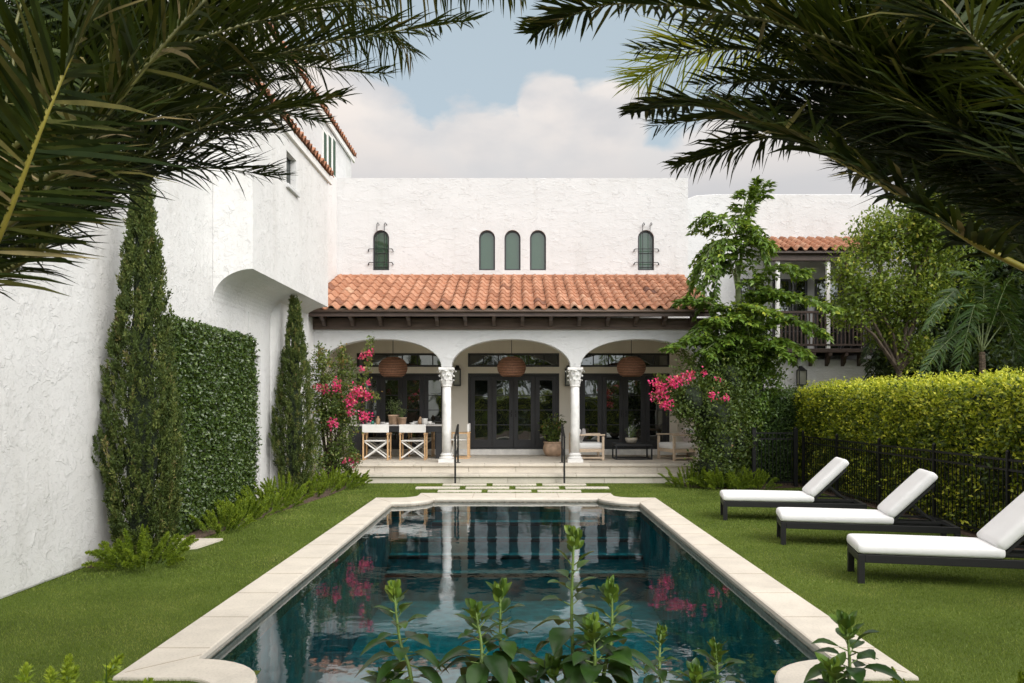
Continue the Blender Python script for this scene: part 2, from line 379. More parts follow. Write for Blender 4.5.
# outlines: right-hand half from near to far, mirrored afterwards
def inner_outer():
    I=[];O=[]
    # near straight
    I.append((0,YN));O.append((0,5.05))
    I.append((XI-.61,YN));O.append((2.05,5.05))
    for k in range(1,10):
        a=PI-k*(PI/2)/9
        I.append((XI+.61*math.cos(a),YN+.08+.61*math.sin(a)))
    for k in range(1,10):
        t=k/9; a=PI-t*PI/2
        ox=2.05+.38*(1-math.cos(t*PI/2)) if t<1 else 2.43
        O.append((2.43+.38*math.cos(a), 5.5+.40*math.sin(a)))
    O[-1]=(2.90,5.90)
    # side
    for k in range(1,12):
        t=k/12; I.append((XI,6.34+(16.20-6.34)*t)); O.append((2.90,5.90+(17.03-5.90)*t))
    I.append((XI,16.20)); O.append((2.90,17.03))
    for k in range(1,10):
        a=-PI/2-k*(PI/2)/9
        I.append((XI+R*math.cos(a),YF+R*math.sin(a)))
        O.append((2.50-.43*math.sin(k*PI/18), 17.46-.43*math.cos(k*PI/18)))
    I.append((0,YF)); O.append((0,17.9)); O[-2]=(2.07,17.9)
    return I,O
I,O=inner_outer()
Il=[(-x,y) for x,y in I[1:-1]][::-1]; Ol=[(-x,y) for x,y in O[1:-1]][::-1]
I=I+Il; O=O+Ol
n=len(I)
mb=MB(); zt=.025; zb=-.045
prof=[(0,zt-.012),(.012,zt),(1,zt)]
vs=[];fs=[]
for i in range(n):
    a=Vector((*I[i],0)); o=Vector((*O[i],0)); d=(o-a).normalized()
    for p in (a+Vector((0,0,zb)), a-d*.012+Vector((0,0,(zt+zb)/2)), a+Vector((0,0,zt-.006)), a+d*.02+Vector((0,0,zt)), o-d*.006+Vector((0,0,zt)), o+Vector((0,0,zt-.01)), o+Vector((0,0,zb))):
        vs.append(p)
for i in range(n):
    j=(i+1)%n
    for k in range(6): fs.append((i*7+k,i*7+k+1,j*7+k+1,j*7+k))
mb.add(vs,fs)
mb.t=[.45+.55*(((f//6)*7919)%13)/13 for f in range(len(fs))]
tag(mb.build('pool_coping',M['lime'],recalc=True),kind='structure')
# joints
mb=MB(); zj=zt+.0018
for s in (-1,1):
    y=6.6
    while y<16.1:
        mb.box(s*XI+(.01 if s>0 else -.44),s*XI+(.44 if s>0 else -.01),y-.004,y+.004,zj-.002,zj); y+=.955
    mb.bar((s*2.46,6.42,zj-.001),(s*2.86,6.0,zj-.001),.007,.002); mb.bar((s*2.46,16.22,zj-.001),(s*2.86,16.95,zj-.001),.007,.002)
    mb.bar((s*1.95,5.2,zj-.001),(s*1.74,5.75,zj-.001),.007,.002); mb.bar((s*1.78,17.05,zj-.001),(s*2.05,17.8,zj-.001),.007,.002)
for x in (-.9,0,.9): mb.box(x-.004,x+.004,5.1,5.6,zj-.002,zj); mb.box(x-.004,x+.004,17.0,17.85,zj-.002,zj)
tag(mb.build('coping_joints',M['lime_edge']),kind='structure')
# tan underside lip of the coping, waterline tiles, basin
mb=MB(); mt=MB(); mbs=MB()
for i in range(n):
    j=(i+1)%n; a=I[i]; c=I[j]
    def off(p,q,r):
        da=Vector((O[q][0]-I[q][0],O[q][1]-I[q][1])).normalized()*r; return (p[0]+da.x,p[1]+da.y)
    a1=off(a,i,.012); c1=off(c,j,.012)
    mt.add([(*a1,-.045),(*c1,-.045),(*c1,-.26),(*a1,-.26)],[(0,1,2,3)])
    mbs.add([(*a1,-.26),(*c1,-.26),(*c1,-1.7),(*a1,-1.7)],[(0,1,2,3)])
mbs.add([(x,y,-1.69) for x,y in O],[tuple(range(n))])
tag(mt.build('waterline_tiles',M['pool_tile']),kind='structure')
tag(mbs.build('pool_basin',M['basin']),kind='structure')
mb=MB(); me_=MB()
for k,(y,z) in enumerate(((16.45,-.42),(16.05,-.68),(15.65,-.94),(15.25,-1.2))):
    w=1.69 if k==0 else 2.44
    mb.box(-w,w,y,16.93 if k==0 else 16.3,-1.69+k*.002,z); me_.box(-w+.01,w-.01,y-.02,y+.10,z-.05,z+.006)
tag(mb.build('pool_steps',M['basin']),kind='structure'); tag(me_.build('pool_step_edges',M['basin_edge']),kind='structure')
mb=MB(); ZW=-.062
Iw=[]
for i in range(n):
    da=Vector((O[i][0]-I[i][0],O[i][1]-I[i][1])).normalized()*.011; Iw.append((I[i][0]+da.x,I[i][1]+da.y,ZW))
mb.add(Iw,[tuple(range(n))])
w=mb.build('water',M['water'])
tag(w,kind='structure')
# turf blades: nobody could count them
def inside(px,py):
    ax=np.abs(px)
    r=(ax<2.92)&(py>5.88)&(py<17.04)
    r|=(ax<2.08)&(py>5.0)&(py<17.92)
    r|=(ax<2.30)&(py>5.6)&(py<17.3)
    r|=(py>20.22)|(px<-5.22)|(px>7.0)
    r|=(px<-4.25)&(py>10.9)&(py<11.9)
    return r
def scatter(y0,y1,x0,x1,dens,hh,ww):
    m=int((y1-y0)*(x1-x0)*dens); x=RNG.uniform(x0,x1,m); y=RNG.uniform(y0,y1,m)
    k=~inside(x,y)&(np.abs(x)<y*.66+.3); x=x[k]; y=y[k]; m=len(x)
    a=RNG.uniform(0,2*PI,m); le=RNG.normal(0,.45,(m,2))
    h=hh*RNG.uniform(.6,1.2,m); w=ww*RNG.uniform(.7,1.3,m)
    B=np.stack([x,y,np.full(m,-.003)],1); s=np.stack([np.cos(a),np.sin(a),np.zeros(m)],1)*w[:,None]*.5
    T=B+np.stack([le[:,0]*h,le[:,1]*h,h],1)
    pat=np.sin(x*1.7+y*.6)*np.sin(y*1.3-x*.4)*.15+np.sin(x*4.1-y*2.3)*np.sin(y*3.7+x*1.9)*.13+.06*np.sin(x*9+y*4)*np.sin(y*7.3)
    return np.stack([B-s,B+s,T],1).reshape(-1,3), RNG.beta(2,2.4,m)*.95+pat
Vs=[];Ts=[]
for a in ((4.6,9,-5.3,5.5,6500,.024,.005),(9,13,-5.3,7.1,3200,.024,.008),(13,20.3,-5.3,7.1,1300,.026,.013)):
    v_,t_=scatter(*a); Vs.append(v_);Ts.append(t_)
V=np.concatenate(Vs); q=np.arange(len(V)).reshape(-1,3)
tag(npmesh('grass',V,[q],np.clip(np.concatenate(Ts),0,1),M['blades']),'short dense green turf on both sides of the pool','grass',kind='stuff')
# planting beds
mb=MB()
mb.prism([(-5.2,9.9),(-4.9,9.9),(-4.75,10.6),(-4.6,12.1),(-4.3,15),(-4.0,17.5),(-3.9,19.6),(-4.15,20.2),(-5.25,20.2)],.002,.02,'z')
mb.prism([(4.15,20.2),(3.95,19.4),(4.6,18.9),(5.7,18.9),(6.7,19.3),(6.75,16),(6.72,8),(9,8),(12,22),(7,23.5),(5.2,23.5),(5.1,20.2)],.002,.02,'z')
mb.prism([(-6,-1.5),(6,-1.5),(6,4.75),(1.2,4.9),(-1.2,4.9),(-6,4.75)],.002,.02,'z')
tag(mb.build('planting_bed',M['mulch']),kind='structure')
# terrace and steps
mb=MB()
rs=random.Random(3)
def slabs(x0,x1,y0,y1,z0,z1,w,off=0):
    x=x0+off-w
    while x<x1:
        a=max(x,x0); c=min(x+w,x1)
        if c-a>.02:
            mb.T=rs.uniform(.2,1); mb.box(a+.003,c-.003,y0,y1,z0,z1)
        x+=w
slabs(-5.3,5.05,20.34,20.95,-.1,.155,1.2,.3); slabs(-5.3,5.05,20.28,20.9,.157,.225,1.2,.8)
slabs(-5.3,5.05,20.86,24.6,-.1,.375,1.2,.5)
for r_ in range(6): slabs(-5.3,5.05,20.80+r_*.64+(.0),20.80+(r_+1)*.64-.005,.377,.45,.9,.3*(r_%3))
tag(mb.build('terrace',M['lime'],bevel=.008),kind='structure')
# stepping slabs
rows=[((442,484.7),(487,484.7),3), ]
specs=[(485.4,443,[0,1,2],'row nearest the steps'),(488.6,416,[0,1,2,3],'middle row'),(492.0,438,[0,1,2],'row nearest the pool')]
ords=['leftmost','second from the left','third from the left','rightmost']
for py,x0,ks,rowname in specs:
    Y=1640/(py-HY); w=43.5*Y/F; pitch=49.7*Y/F; X=(x0-CX)*Y/F
    for k in ks:
        mb=MB(); mb.T=rs.uniform(.6,1); mb.box(X+k*pitch,X+k*pitch+w,Y-.13,Y+.13,-.05,.035)
        o=mb.build('stepping_slab',M['lime'],bevel=.006)
        nm=ords[k] if k<len(ks)-1 else 'rightmost'
        tag(o,f'cream limestone slab set in the grass, {nm} of the {rowname}','paving slab','limestone slabs between pool and steps')
mb=MB(); mb.T=.8; mb.prism([(-5.15,10.75),(-4.35,11.2),(-4.25,11.9),(-5.15,11.9)],.0,.03,'z')
tag(mb.build('landing_slab',M['lime']),'cream paving slab on the lawn between tall cypress and ivy panel','paving slab')

# ------------------------------------------------------------------ the house
house=thing('villa','white stucco villa with terracotta roofs, arched porch and wooden balcony','house',(0,24,0),world=True)
def wallbox(*b,mat='stucco_fine',name='wall',label=None,bevel=.03):
    mb=MB(); mb.box(*b); o=mb.build(name,M[mat],house,bevel=bevel,seg=3)
    if label: o['label']=label
    return o
YM=24.4
# porch arcade wall
def arch_pts(xa,xb,zs,rise,n=22):
    c=(xa+xb)/2; w=(xb-xa)/2; out=[]
    for k in range(n+1):
        a=PI-k*PI/n; out.append((c+w*math.copysign(abs(math.cos(a))**.92,math.cos(a)), zs+rise*abs(math.sin(a))**.98))
    return out
ZS=2.91
poly=[(-5.38,.44),(-5.02,.44)]+arch_pts(-5.02,-1.92,ZS,.72)+arch_pts(-1.66,1.41,ZS,.72)+arch_pts(1.67,4.76,ZS,.72)+[(4.76,.44),(5.2,.44),(5.2,3.95),(-5.38,3.95)]
poly=[poly[i] for i in range(len(poly)) if i==0 or (abs(poly[i][0]-poly[i-1][0])+abs(poly[i][1]-poly[i-1][1]))>1e-4]
mb=MB(); mb.prism(poly,21.14,21.46)
o=mb.build('arcade_wall',M['stucco_fine'],house,bevel=.02,seg=3,recalc=True); o['label']='white arcade wall with three wide arches'
# porch floor sides, ceiling, back wall with openings
wallbox(-5.38,-5.1,21.47,YM,0,3.95,mat='porch'); wallbox(4.8,5.2,21.47,YM,.44,3.95,mat='porch')
mb=MB(); mb.box(-5.3,5.15,21.3,YM+.2,3.96,4.05); mb.build('porch_ceiling',M['porch'],house)
doors=[(-4.74,-2.02),(-1.42,1.30),(1.87,4.59)]
s=YM/F
doors=[((356.4-CX)*s,(447.7-CX)*s),((467.9-CX)*s,(559.3-CX)*s),((578.4-CX)*s,(669.7-CX)*s)]
z0,z1,z2,z3=.62,2.87,3.06,3.47
mb=MB(); xs=[-5.4]+[x for d in doors for x in d]+[5.2]
for k in range(0,8,2): mb.box(xs[k],xs[k+1],YM,YM+.3,.44,3.95)
for a,c in doors:
    mb.box(a,c,YM,YM+.3,z1,z2); mb.box(a,c,YM,YM+.3,z3,3.95)
mb.build('porch_back_wall',M['porch'],house)
mb=MB(); mb.box(-5.1,4.8,YM-.05,YM+.3,.44,.61); mb.build('door_curb',M['curb'],house,bevel=.01)
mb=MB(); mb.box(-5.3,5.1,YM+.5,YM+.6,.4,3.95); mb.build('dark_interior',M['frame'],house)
for di,(a,c) in enumerate(doors):
    mb=MB()
    fr=.07; mb.box(a,c,YM+.05,YM+.16,z1-fr,z1); mb.box(a,a+fr,YM+.05,YM+.16,z0,z1-fr); mb.box(c-fr,c,YM+.05,YM+.16,z0,z1-fr)
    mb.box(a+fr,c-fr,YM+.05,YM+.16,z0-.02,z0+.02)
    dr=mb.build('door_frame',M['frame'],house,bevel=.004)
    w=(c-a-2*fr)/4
    for k in range(4):
        x0=a+fr+k*w+.004; x1=x0+w-.008; st=.13
        mb=MB(); y0=YM+.07; y1=YM+.12
        mb.box(x0,x0+st,y0,y1,z0+.03,z1-fr-.01); mb.box(x1-st,x1,y0,y1,z0+.03,z1-fr-.01)
        mb.box(x0+st,x1-st,y0,y1,z0+.03,z0+.27); mb.box(x0+st,x1-st,y0,y1,z1-fr-.14,z1-fr-.01)
        zz=z0+.27; hh=(z1-fr-.14-zz)/4
        d=mb.build('door',M['frame'],house,bevel=.004)
        mb=MB(); mb.box(x0+st-.01,x1-st+.01,y0+.02,y0+.028,zz-.01,z1-fr-.13); mb.build('pane',M['pane'],d)
        mb=MB()
        for q in range(1,4): mb.box(x0+st,x1-st,y0+.006,y0+.019,zz+q*hh-.011,zz+q*hh+.011)
        mb.build('glazing_bar',M['frame'],d)
        if k in (1,2):
            xx=x1-.06 if k==1 else x0+.06
            mb=MB(); mb.box(xx-.018,xx+.018,y0-.012,y0-.001,z0+.95,z0+1.15); mb.tube([(xx,y0-.01,z0+1.05),(xx,y0-.05,z0+1.05),(xx+(-.09 if k==1 else .09),y0-.05,z0+1.05)],.008); mb.build('handle',M['iron'],d)
    mb=MB(); y0=YM+.05;y1=YM+.13
    mb.box(a,c,y0,y1,z2,z2+.06); mb.box(a,c,y0,y1,z3-.06,z3); mb.box(a,a+.06,y0,y1,z2+.06,z3-.06); mb.box(c-.06,c,y0,y1,z2+.06,z3-.06)
    nb=6
    for k in range(1,nb): xx=a+(c-a)*k/nb; mb.box(xx-.014,xx+.014,y0+.01,y1-.02,z2+.06,z3-.06)
    t=mb.build('transom_window',M['frame'],house,bevel=.003)
    mb=MB(); mb.box(a+.05,c-.05,y0+.045,y0+.053,z2+.05,z3-.05); mb.build('pane',M['pane'],t)
# columns
def column(x,y):
    zb_=.45
    mb=MB()
    def flute(r,z,a): return r*(1-.035*(.5+.5*math.cos(20*a)))
    mb.lathe([(.119,0),(.121,.6),(.118,1.2),(.112,1.72)],(x,y,zb_+.24),60,flute)
    sh=mb.build('column',M['column'],house,smooth=True)
    mb=MB(); mb.box(x-.20,x+.20,y-.20,y+.20,zb_,zb_+.09)
    mb.lathe([(.185,.09),(.195,.115),(.185,.14),(.15,.15),(.148,.165),(.165,.185),(.165,.205),(.14,.22),(.132,.245)],(x,y,zb_),32)
    mb.build('base',M['column'],sh,bevel=.006)
    mb=MB(); z0_=zb_+1.96
    mb.lathe([(.118,0),(.135,.01),(.138,.03),(.12,.04),(.125,.2),(.15,.36),(.17,.43)],(x,y,z0_),32)
    for tier,(zz,hh,r0,out,nn,ph) in enumerate(((.04,.15,.125,.075,8,0),(.12,.19,.128,.095,8,PI/8),(.26,.16,.14,.12,8,0))):
        for k in range(nn):
            a=ph+2*PI*k/nn; ca,sa=math.cos(a),math.sin(a); tw=.055
            pr=[(r0,zz,1),(r0+.02,zz+hh*.4,1.05),(r0+.03,zz+hh*.75,.9),(r0+out*.7,zz+hh,.7),(r0+out,zz+hh*.9,.4),(r0+out*.85,zz+hh*.72,.1)]
            vs=[]
            for (r_,z_,w_) in pr:
                for sgn in (-1,0,1):
                    rr=r_-abs(sgn)*.02; vs.append((x+ca*rr-sa*sgn*tw*w_,y+sa*rr+ca*sgn*tw*w_,z0_+z_))
            fs=[]
            for i in range(len(pr)-1):
                for j in range(2): fs.append((i*3+j,i*3+j+1,(i+1)*3+j+1,(i+1)*3+j))
            mb.add(vs,fs)
    # abacus
    ab=[]
    for k in range(4):
        a0=PI/4+k*PI/2
        for t in np.linspace(0,1,7)[:-1]:
            p=Vector((math.cos(a0),math.sin(a0)))*.275; q=Vector((math.cos(a0+PI/2),math.sin(a0+PI/2)))*.275
            m_=p.lerp(q,t); m_*=1-.13*math.sin(t*PI); ab.append((x+m_.x,y+m_.y))
    mb.prism(ab,z0_+.435,z0_+.50,'z')
    mb.build('capital',M['column'],sh,recalc=True)
for px in (446.7,575.0): column((px-CX)*21.3/F,21.3)
# beam, corbels, fascia, roof of the porch
mb=MB(); mb.box(-5.40,5.22,21.06,21.5,3.88,4.17); mb.build('eave_beam',M['beam'],house,bevel=.01)
mb=MB()
x=(324-CX)*20.9/F; 
while x<5.2:
    mbc=MB(); mbc.prism([(21.055,3.95),(20.9,3.97),(20.80,4.07),(20.62,4.12),(20.56,4.16),(20.56,4.21),(21.055,4.21)],x-.045,x+.045,'x')
    mbc.build('corbel',M['darkwood'],house,bevel=.006,recalc=True); x+=28.35*20.9/F
XL,XR=-5.30,5.02
mb=MB(); mb.box(XL,XR,20.50,20.56,4.155,4.30); mb.build('fascia',M['darkwood'],house,bevel=.005)
mb=MB(); mb.tube([(XL-.02,20.46,4.285),(XR+.02,20.46,4.285)],.035,10); mb.build('gutter',M['beam'],house,smooth=True)
mb=MB(); mb.tube([(-5.42,20.52,4.25),(-5.42,20.95,4.0),(-5.43,21.08,3.8),(-5.43,21.08,.5)],.035,8); mb.build('downpipe',M['beam'],house,smooth=True)
# roof deck
def deck(mb,x0,x1,ya,za,yb,zb_,th=.06): mb.prism([(ya,za-th),(yb,zb_-th),(yb,zb_),(ya,za)],x0,x1,'x')
mb=MB(); deck(mb,XL,XR,20.52,4.27,YM+.1,5.67); rf=mb.build('roof',M['darkwood'],house,recalc=True)
def tiles(length,slope_len,Mx,pitch=.30,expo=.44,seed=1,name='roof_tiles',parent=None,dark=0,thick=.030,amp=.088):
    rr=random.Random(seed); mb=MB(); nc=max(1,round(length/pitch)); pitch=length/nc; nr=max(1,math.ceil(slope_len/expo-.2)); expo=slope_len/nr
    K=10
    def pz(u):
        return amp*math.sin(PI*min(u/.62,1))**.85 if u<.62 else -.022*math.sin(PI*(u-.62)/.38)
    for c in range(nc):
        for r in range(nr):
            x0=c*pitch; y0=r*expo; y1=y0+expo+.05; j=rr.uniform(-.006,.006); jz=rr.uniform(0,.006); jy=rr.uniform(-.012,.012)
            vs=[]; 
            for (yy,zz,sc_) in ((y0+jy,-.004+.030+jz-thick,1.0),(y0+jy,.030+jz,1.0),(y1,.004,.93)):
                for k in range(K+1):
                    u=k/K; vs.append(Mx@Vector((x0+j+pitch*(.5+(u-.5)*sc_)*1.01,yy,zz+pz(u)*sc_+.02)))
            fs=[]
            for a in range(2):
                for k in range(K): fs.append((a*(K+1)+k,a*(K+1)+k+1,(a+1)*(K+1)+k+1,(a+1)*(K+1)+k))
            t=rr.gauss(.52,.16)-dark
            if rr.random()<.035: t=rr.uniform(0,.2)
            mb.T=min(1,max(0,t)); mb.add(vs,fs)
    return mb.build(name,M['tile'],parent)
ang=math.atan2(5.70-4.30,YM-20.46); sl=math.hypot(1.40,YM-20.46)
Mx=Matrix.Translation((XL,20.42,4.31))@Matrix.Rotation(ang,4,'X')
tiles(XR-XL,sl,Mx,.30,.47,2,'tiles',rf)
mb=MB(); 
for k in range(35): 
    xx=XL+.09+k*.2953; mb.lathe([(.075,0),(.07,.03),(.001,.035)],(0,0,0),10); 
mb=MB(); mb.box(XL,XR,20.50,20.55,4.30,4.355); mb.build('mortar',M['lime_edge'],rf)
mb=MB(); mb.box(XL,XR,YM-.07,YM+.002,5.66,5.80); mb.build('flashing',M['tile'],rf,bevel=.02)
# main upper wall + wing
XE=(688-CX)*s; ZB_=2+(HY-270.2)*s; ZT_=2+(HY-230)*s
poly=[(-5.5,ZB_)]
for px in (381,487,512.5,538,646):
    xc=(px-CX)*s; w=.24
    poly+=[(xc-w,ZB_)]+[(xc-w*math.cos(k*PI/16),ZT_-w+w*math.sin(k*PI/16)) for k in range(17)]+[(xc+w,ZB_)]
poly+=[(XE,ZB_),(XE,8.68),(-5.5,8.68)]
mb=MB(); mb.prism(poly,YM+.001,YM+.16); mb.box(-5.5,XE,YM+.001,YM+.16,3.96,ZB_-.0005); o=mb.build('wall',M['stucco_fine'],house,recalc=True); o['label']='main block wall above the porch roof'
wallbox(-5.5,XE,YM+.161,YM+2.4,3.96,8.68,mat='stucco_fine',name='back_wall',bevel=.02)
mb=MB(); poly=[(5.0,0),(18,0),(18,8.66),(6.3,8.66),(5.75,8.62),(5.3,8.45),(5.0,8.3)]
mb.prism(poly,26.2,26.5); o=mb.build('wing_wall',M['stucco_fine'],house,bevel=.03,recalc=True); o['label']='white wall of the right wing behind the balcony'
mb=MB(); mb.box(5.0,5.15,YM+.3,26.3,0,8.3); mb.build('wall',M['stucco_fine'],house)
mb=MB(); mb.box(5.2,17.5,24.9,26.19,0,3.32); o=mb.build('wing_lower_wall',M['stucco_fine'],house,bevel=.05,seg=4); 
mb=MB(); mb.box(5.2,17.5,24.84,24.895,2.40,2.50); mb.build('string_course',M['stucco_fine'],house,bevel=.02)
# left long wall (X=-5.21), projecting bay, upper block
mb=MB(); mb.box(-5.6,-5.21,-6,16.0,0,8.2); o=mb.build('side_wall',M['stucco'],house,bevel=.03); o['label']='rough white side wall along the left lawn'
mb=MB(); mb.box(-5.6,-5.21,16.0,16.75,2.95,8.2); mb.box(-5.6,-5.21,16.0,16.75,0,.12); mb.box(-5.6,-5.21,16.0,16.75,2.42,2.58); mb.box(-5.6,-5.21,16.75,21.2,0,8.2); mb.build('side_wall',M['stucco'],house)
wallbox(-5.6,-5.31,21.2,YM,4.0,8.66,mat='stucco')
mb=MB(); mb.prism([(-5.215,17.35),(-5.02,17.5),(-5.02,19.9),(-5.215,20.1)],0,4.2,'z'); mb.build('pilaster',M['stucco'],house,bevel=.05,recalc=True)
mb=MB(); mb.box(-5.42,-5.36,16.02,16.73,.13,2.40); sd=mb.build('side_door',M['frame'],house); sd['label']='dark side door half hidden by the ivy panel'
mb=MB(); mb.box(-5.355,-5.345,16.14,16.6,.5,2.3); mb.build('pane',M['pane'],sd)
mb=MB(); mb.box(-5.42,-5.36,16.02,16.73,2.59,2.94); sd=mb.build('transom_window',M['frame'],house)
mb=MB(); mb.box(-5.355,-5.345,16.08,16.68,2.64,2.9); mb.build('pane',M['pane'],sd)
# bay : x -5.21..-4.52, y 14.1..19.75, z 4.3..7.4 ; coved underside
BX,BY0,BY1,BZ0,BZ1=-4.52,14.1,19.75,4.30,7.42
cov=[(-5.205,3.76)]
for k in range(1,13):
    a=k*PI/2/12; cov.append((-5.205+.685*(1-math.cos(a))*1.0, 3.76+.54*math.sin(a)))
cov=cov[:-1]+[(BX,BZ0)]
wy0,wy1,wz0,wz1=(515.7-285.5),(515.7-296),0,0
wY0=-BX*F/(CX-286.5); wY1=-BX*F/(CX-296.3); wZ0=2+(HY-182)*wY0/F; wZ1=2+(HY-150)*wY0/F
mb=MB()
mb.prism(cov+[(BX,BZ1),(-5.205,BZ1)],BY0,wY0)
mb.prism(cov+[(BX,BZ1),(-5.205,BZ1)],wY1,BY1)
mb.prism(cov+[(BX,wZ0),(-5.205,wZ0)],wY0,wY1); mb.box(-5.205,BX,wY0,wY1,wZ1,BZ1)
o=mb.build('bay_wall',M['stucco'],house,bevel=.0,recalc=True); o['label']='projecting upstairs bay with a curved underside'
mb=MB(); mb.box(BX-.16,BX-.12,wY0,wY1,wZ0,wZ1); wn=mb.build('window',M['frame'],house)
mb=MB(); mb.box(BX-.119,BX-.112,wY0+.05,wY1-.05,wZ0+.05,wZ1-.05); mb.build('pane',M['pane'],wn)
mb=MB(); mb.box(BX-.1,BX+.06,wY0-.05,wY1+.08,wZ0-.11,wZ0-.03); mb.build('sill',M['stucco_fine'],wn,bevel=.01)
# bay roof : eave along y at x=-4.42, rising toward -x
def eave_roof(x0,z0_,y0,y1,run,rise,seed,pitch=.26):
    L=y1-y0; sl_=math.hypot(run,rise); an=math.atan2(rise,run)
    # local x -> +Y, local y -> -X (up slope), z up
    B=Matrix(((0,-1,0,0),(1,0,0,0),(0,0,1,0),(0,0,0,1)))
    mx=Matrix.Translation((x0,y0,z0_))@B@Matrix.Rotation(an,4,'X')
    mb=MB(); mb.prism([(x0-.05,z0_-.05),(x0-.05,z0_+.0),(x0-run,z0_+rise),(x0-run,z0_+rise-.05)],y0,y1); r=mb.build('roof',M['whitepaint'],house,recalc=True)
    tiles(L,sl_,mx,pitch,.44,seed,'tiles',r,dark=.28,amp=.085)
    mb=MB(); mb.box(x0-.10,x0-.045,y0,y1,z0_-.16,z0_-.052); mb.build('fascia',M['whitepaint'],r)
eave_roof(-4.42,7.45,14.0,19.95,1.6,.5,5)
mb=MB(); mb.box(-9,-5.45,17.0,27.2,7,10.05); o=mb.build('upper_block_wall',M['stucco_fine'],house,bevel=.03); o['label']='tall set back block above the bay'
eave_roof(-5.32,10.16,13.0,27.4,2.5,.75,6)
mb=MB(); mb.box(-9,-5.45,13.2,16.99,7,10.05); mb.build('upper_block_wall',M['stucco_fine'],house)
for k,px in enumerate((324.5,329.2,333.6)):
    Yc=5.45*F/(CX-px); zc=2+(HY-(150+k*3))*Yc/F
    mb=MB(); mb.box(-5.449,-5.43,Yc-.24,Yc+.24,zc-.75,zc+.55); w_=mb.build('window',M['whitepaint'],house)
    mb=MB(); mb.box(-5.429,-5.425,Yc-.17,Yc+.17,zc-.68,zc+.48); mb.build('pane',M['pane_up'],w_)
# arched windows
def arched(px,grille):
    xc=(px-CX)*s; w=.24; zb_=2+(HY-270.2)*s; zt_=2+(HY-230)*s; zs=zt_-w
    def outline(w,zb,zs,n=16): return [(xc-w,zb),(xc+w,zb)]+[(xc+w*math.cos(k*PI/n),zs+w*math.sin(k*PI/n)) for k in range(n+1)]
    o1=outline(w,zb_,zs); o2=outline(w-.045,zb_+.045,zs)
    mb=MB(); n_=len(o1); y0,y1=YM+.075,YM+.158
    vs=[(x,y0,z) for x,z in o1]+[(x,y0,z) for x,z in o2]+[(x,y1,z) for x,z in o1]+[(x,y1,z) for x,z in o2]; fs=[]
    for i in range(n_):
        j=(i+1)%n_; fs+= [(i,j,j+n_,i+n_),(i,i+2*n_,j+2*n_,j),(i+n_,j+n_,j+3*n_,i+3*n_)]
    mb.add(vs,fs); wn=mb.build('arched_window',M['frame'],house,recalc=True)
    mb=MB(); mb.add([(x,YM+.12,z) for x,z in o2],[tuple(range(n_))]); mb.build('pane',M['pane_up'],wn)
    if grille:
        mb=MB(); yg=YM-.07
        for dx in (-.11,.11):
            mb.bar((xc+dx,yg,zb_+.03),(xc+dx,yg,zt_+.16),.018,.018); mb.tube([(xc+dx,yg,zt_+.15),(xc+dx+.03,yg-.02,zt_+.2),(xc+dx+.06,yg,zt_+.16),(xc+dx+.05,YM,zt_+.15)],.012,6)
        for zz in (zb_+.22,zb_+.62):
            mb.bar((xc-.34,yg,zz),(xc+.34,yg,zz),.018,.018)
            for s_ in (-1,1): mb.tube([(xc+s_*.33,yg,zz),(xc+s_*.36,yg-.02,zz-.03),(xc+s_*.37,yg,zz-.07),(xc+s_*.36,YM,zz-.05)],.014,6)
        for zz in (zb_+.1,zb_+.52): mb.bar((xc-.2,YM+.10,zz),(xc+.2,YM+.10,zz),.014,.014)
        mb.build('grille',M['iron'],wn)
for px,g in ((381,1),(487,0),(512.5,0),(538,0),(646,1)): arched(px,g)
# balcony on the wing
sb=24.8/F
bx0,bx1=(773-CX)*25/F,(877-CX)*25/F; zf=3.50
mb=MB(); mb.box(bx0,bx1,24.6,26.18,zf-.0,zf+.12)
bal=mb.build('balcony',M['darkwood'],house,bevel=.01); bal['label']='dark wooden balcony above the hedge'
for k in range(7):
    x=bx0+.12+k*(bx1-bx0-.24)/6
    mb=MB(); mb.prism([(24.9,3.10),(24.9,3.49),(24.55,3.49),(24.55,3.40),(24.68,3.36),(24.75,3.2)],x-.05,x+.05,'x'); mb.build('corbel',M['darkwood'],bal,recalc=True)
mb=MB()
zr=2+(HY-311)*24.65/F
mb.box(bx0,bx1,24.62,24.70,zr-.07,zr); mb.box(bx0,bx1,24.62,24.69,zf+.2,zf+.26)
nb=26
for k in range(nb+1):
    x=bx0+.03+(bx1-bx0-.06)*k/nb; mb.box(x-.02,x+.02,24.635,24.68,zf+.26,zr-.07)
for yy in np.linspace(24.75,26.1,9): mb.box(bx1-.06,bx1-.02,yy-.02,yy+.02,zf+.2,zr-.07)
mb.box(bx1-.07,bx1-.01,24.7,26.15,zr-.07,zr)
mb.build('railing',M['darkwood'],bal,bevel=.004)
zeave=2+(HY-258)*24.6/F
for x in (bx0+.04,bx0+1.55,bx1-.05):
    mb=MB(); mb.box(x-.055,x+.055,24.62,24.73,zf+.12,zeave-.05); mb.build('post',M['whitepaint'] if x<bx1-.5 else M['darkwood'],bal,bevel=.01)
mb=MB(); mb.box(bx0-.3,bx1+.2,24.55,24.75,zeave-.08,zeave+.16); mb.build('beam',M['darkwood'],bal)
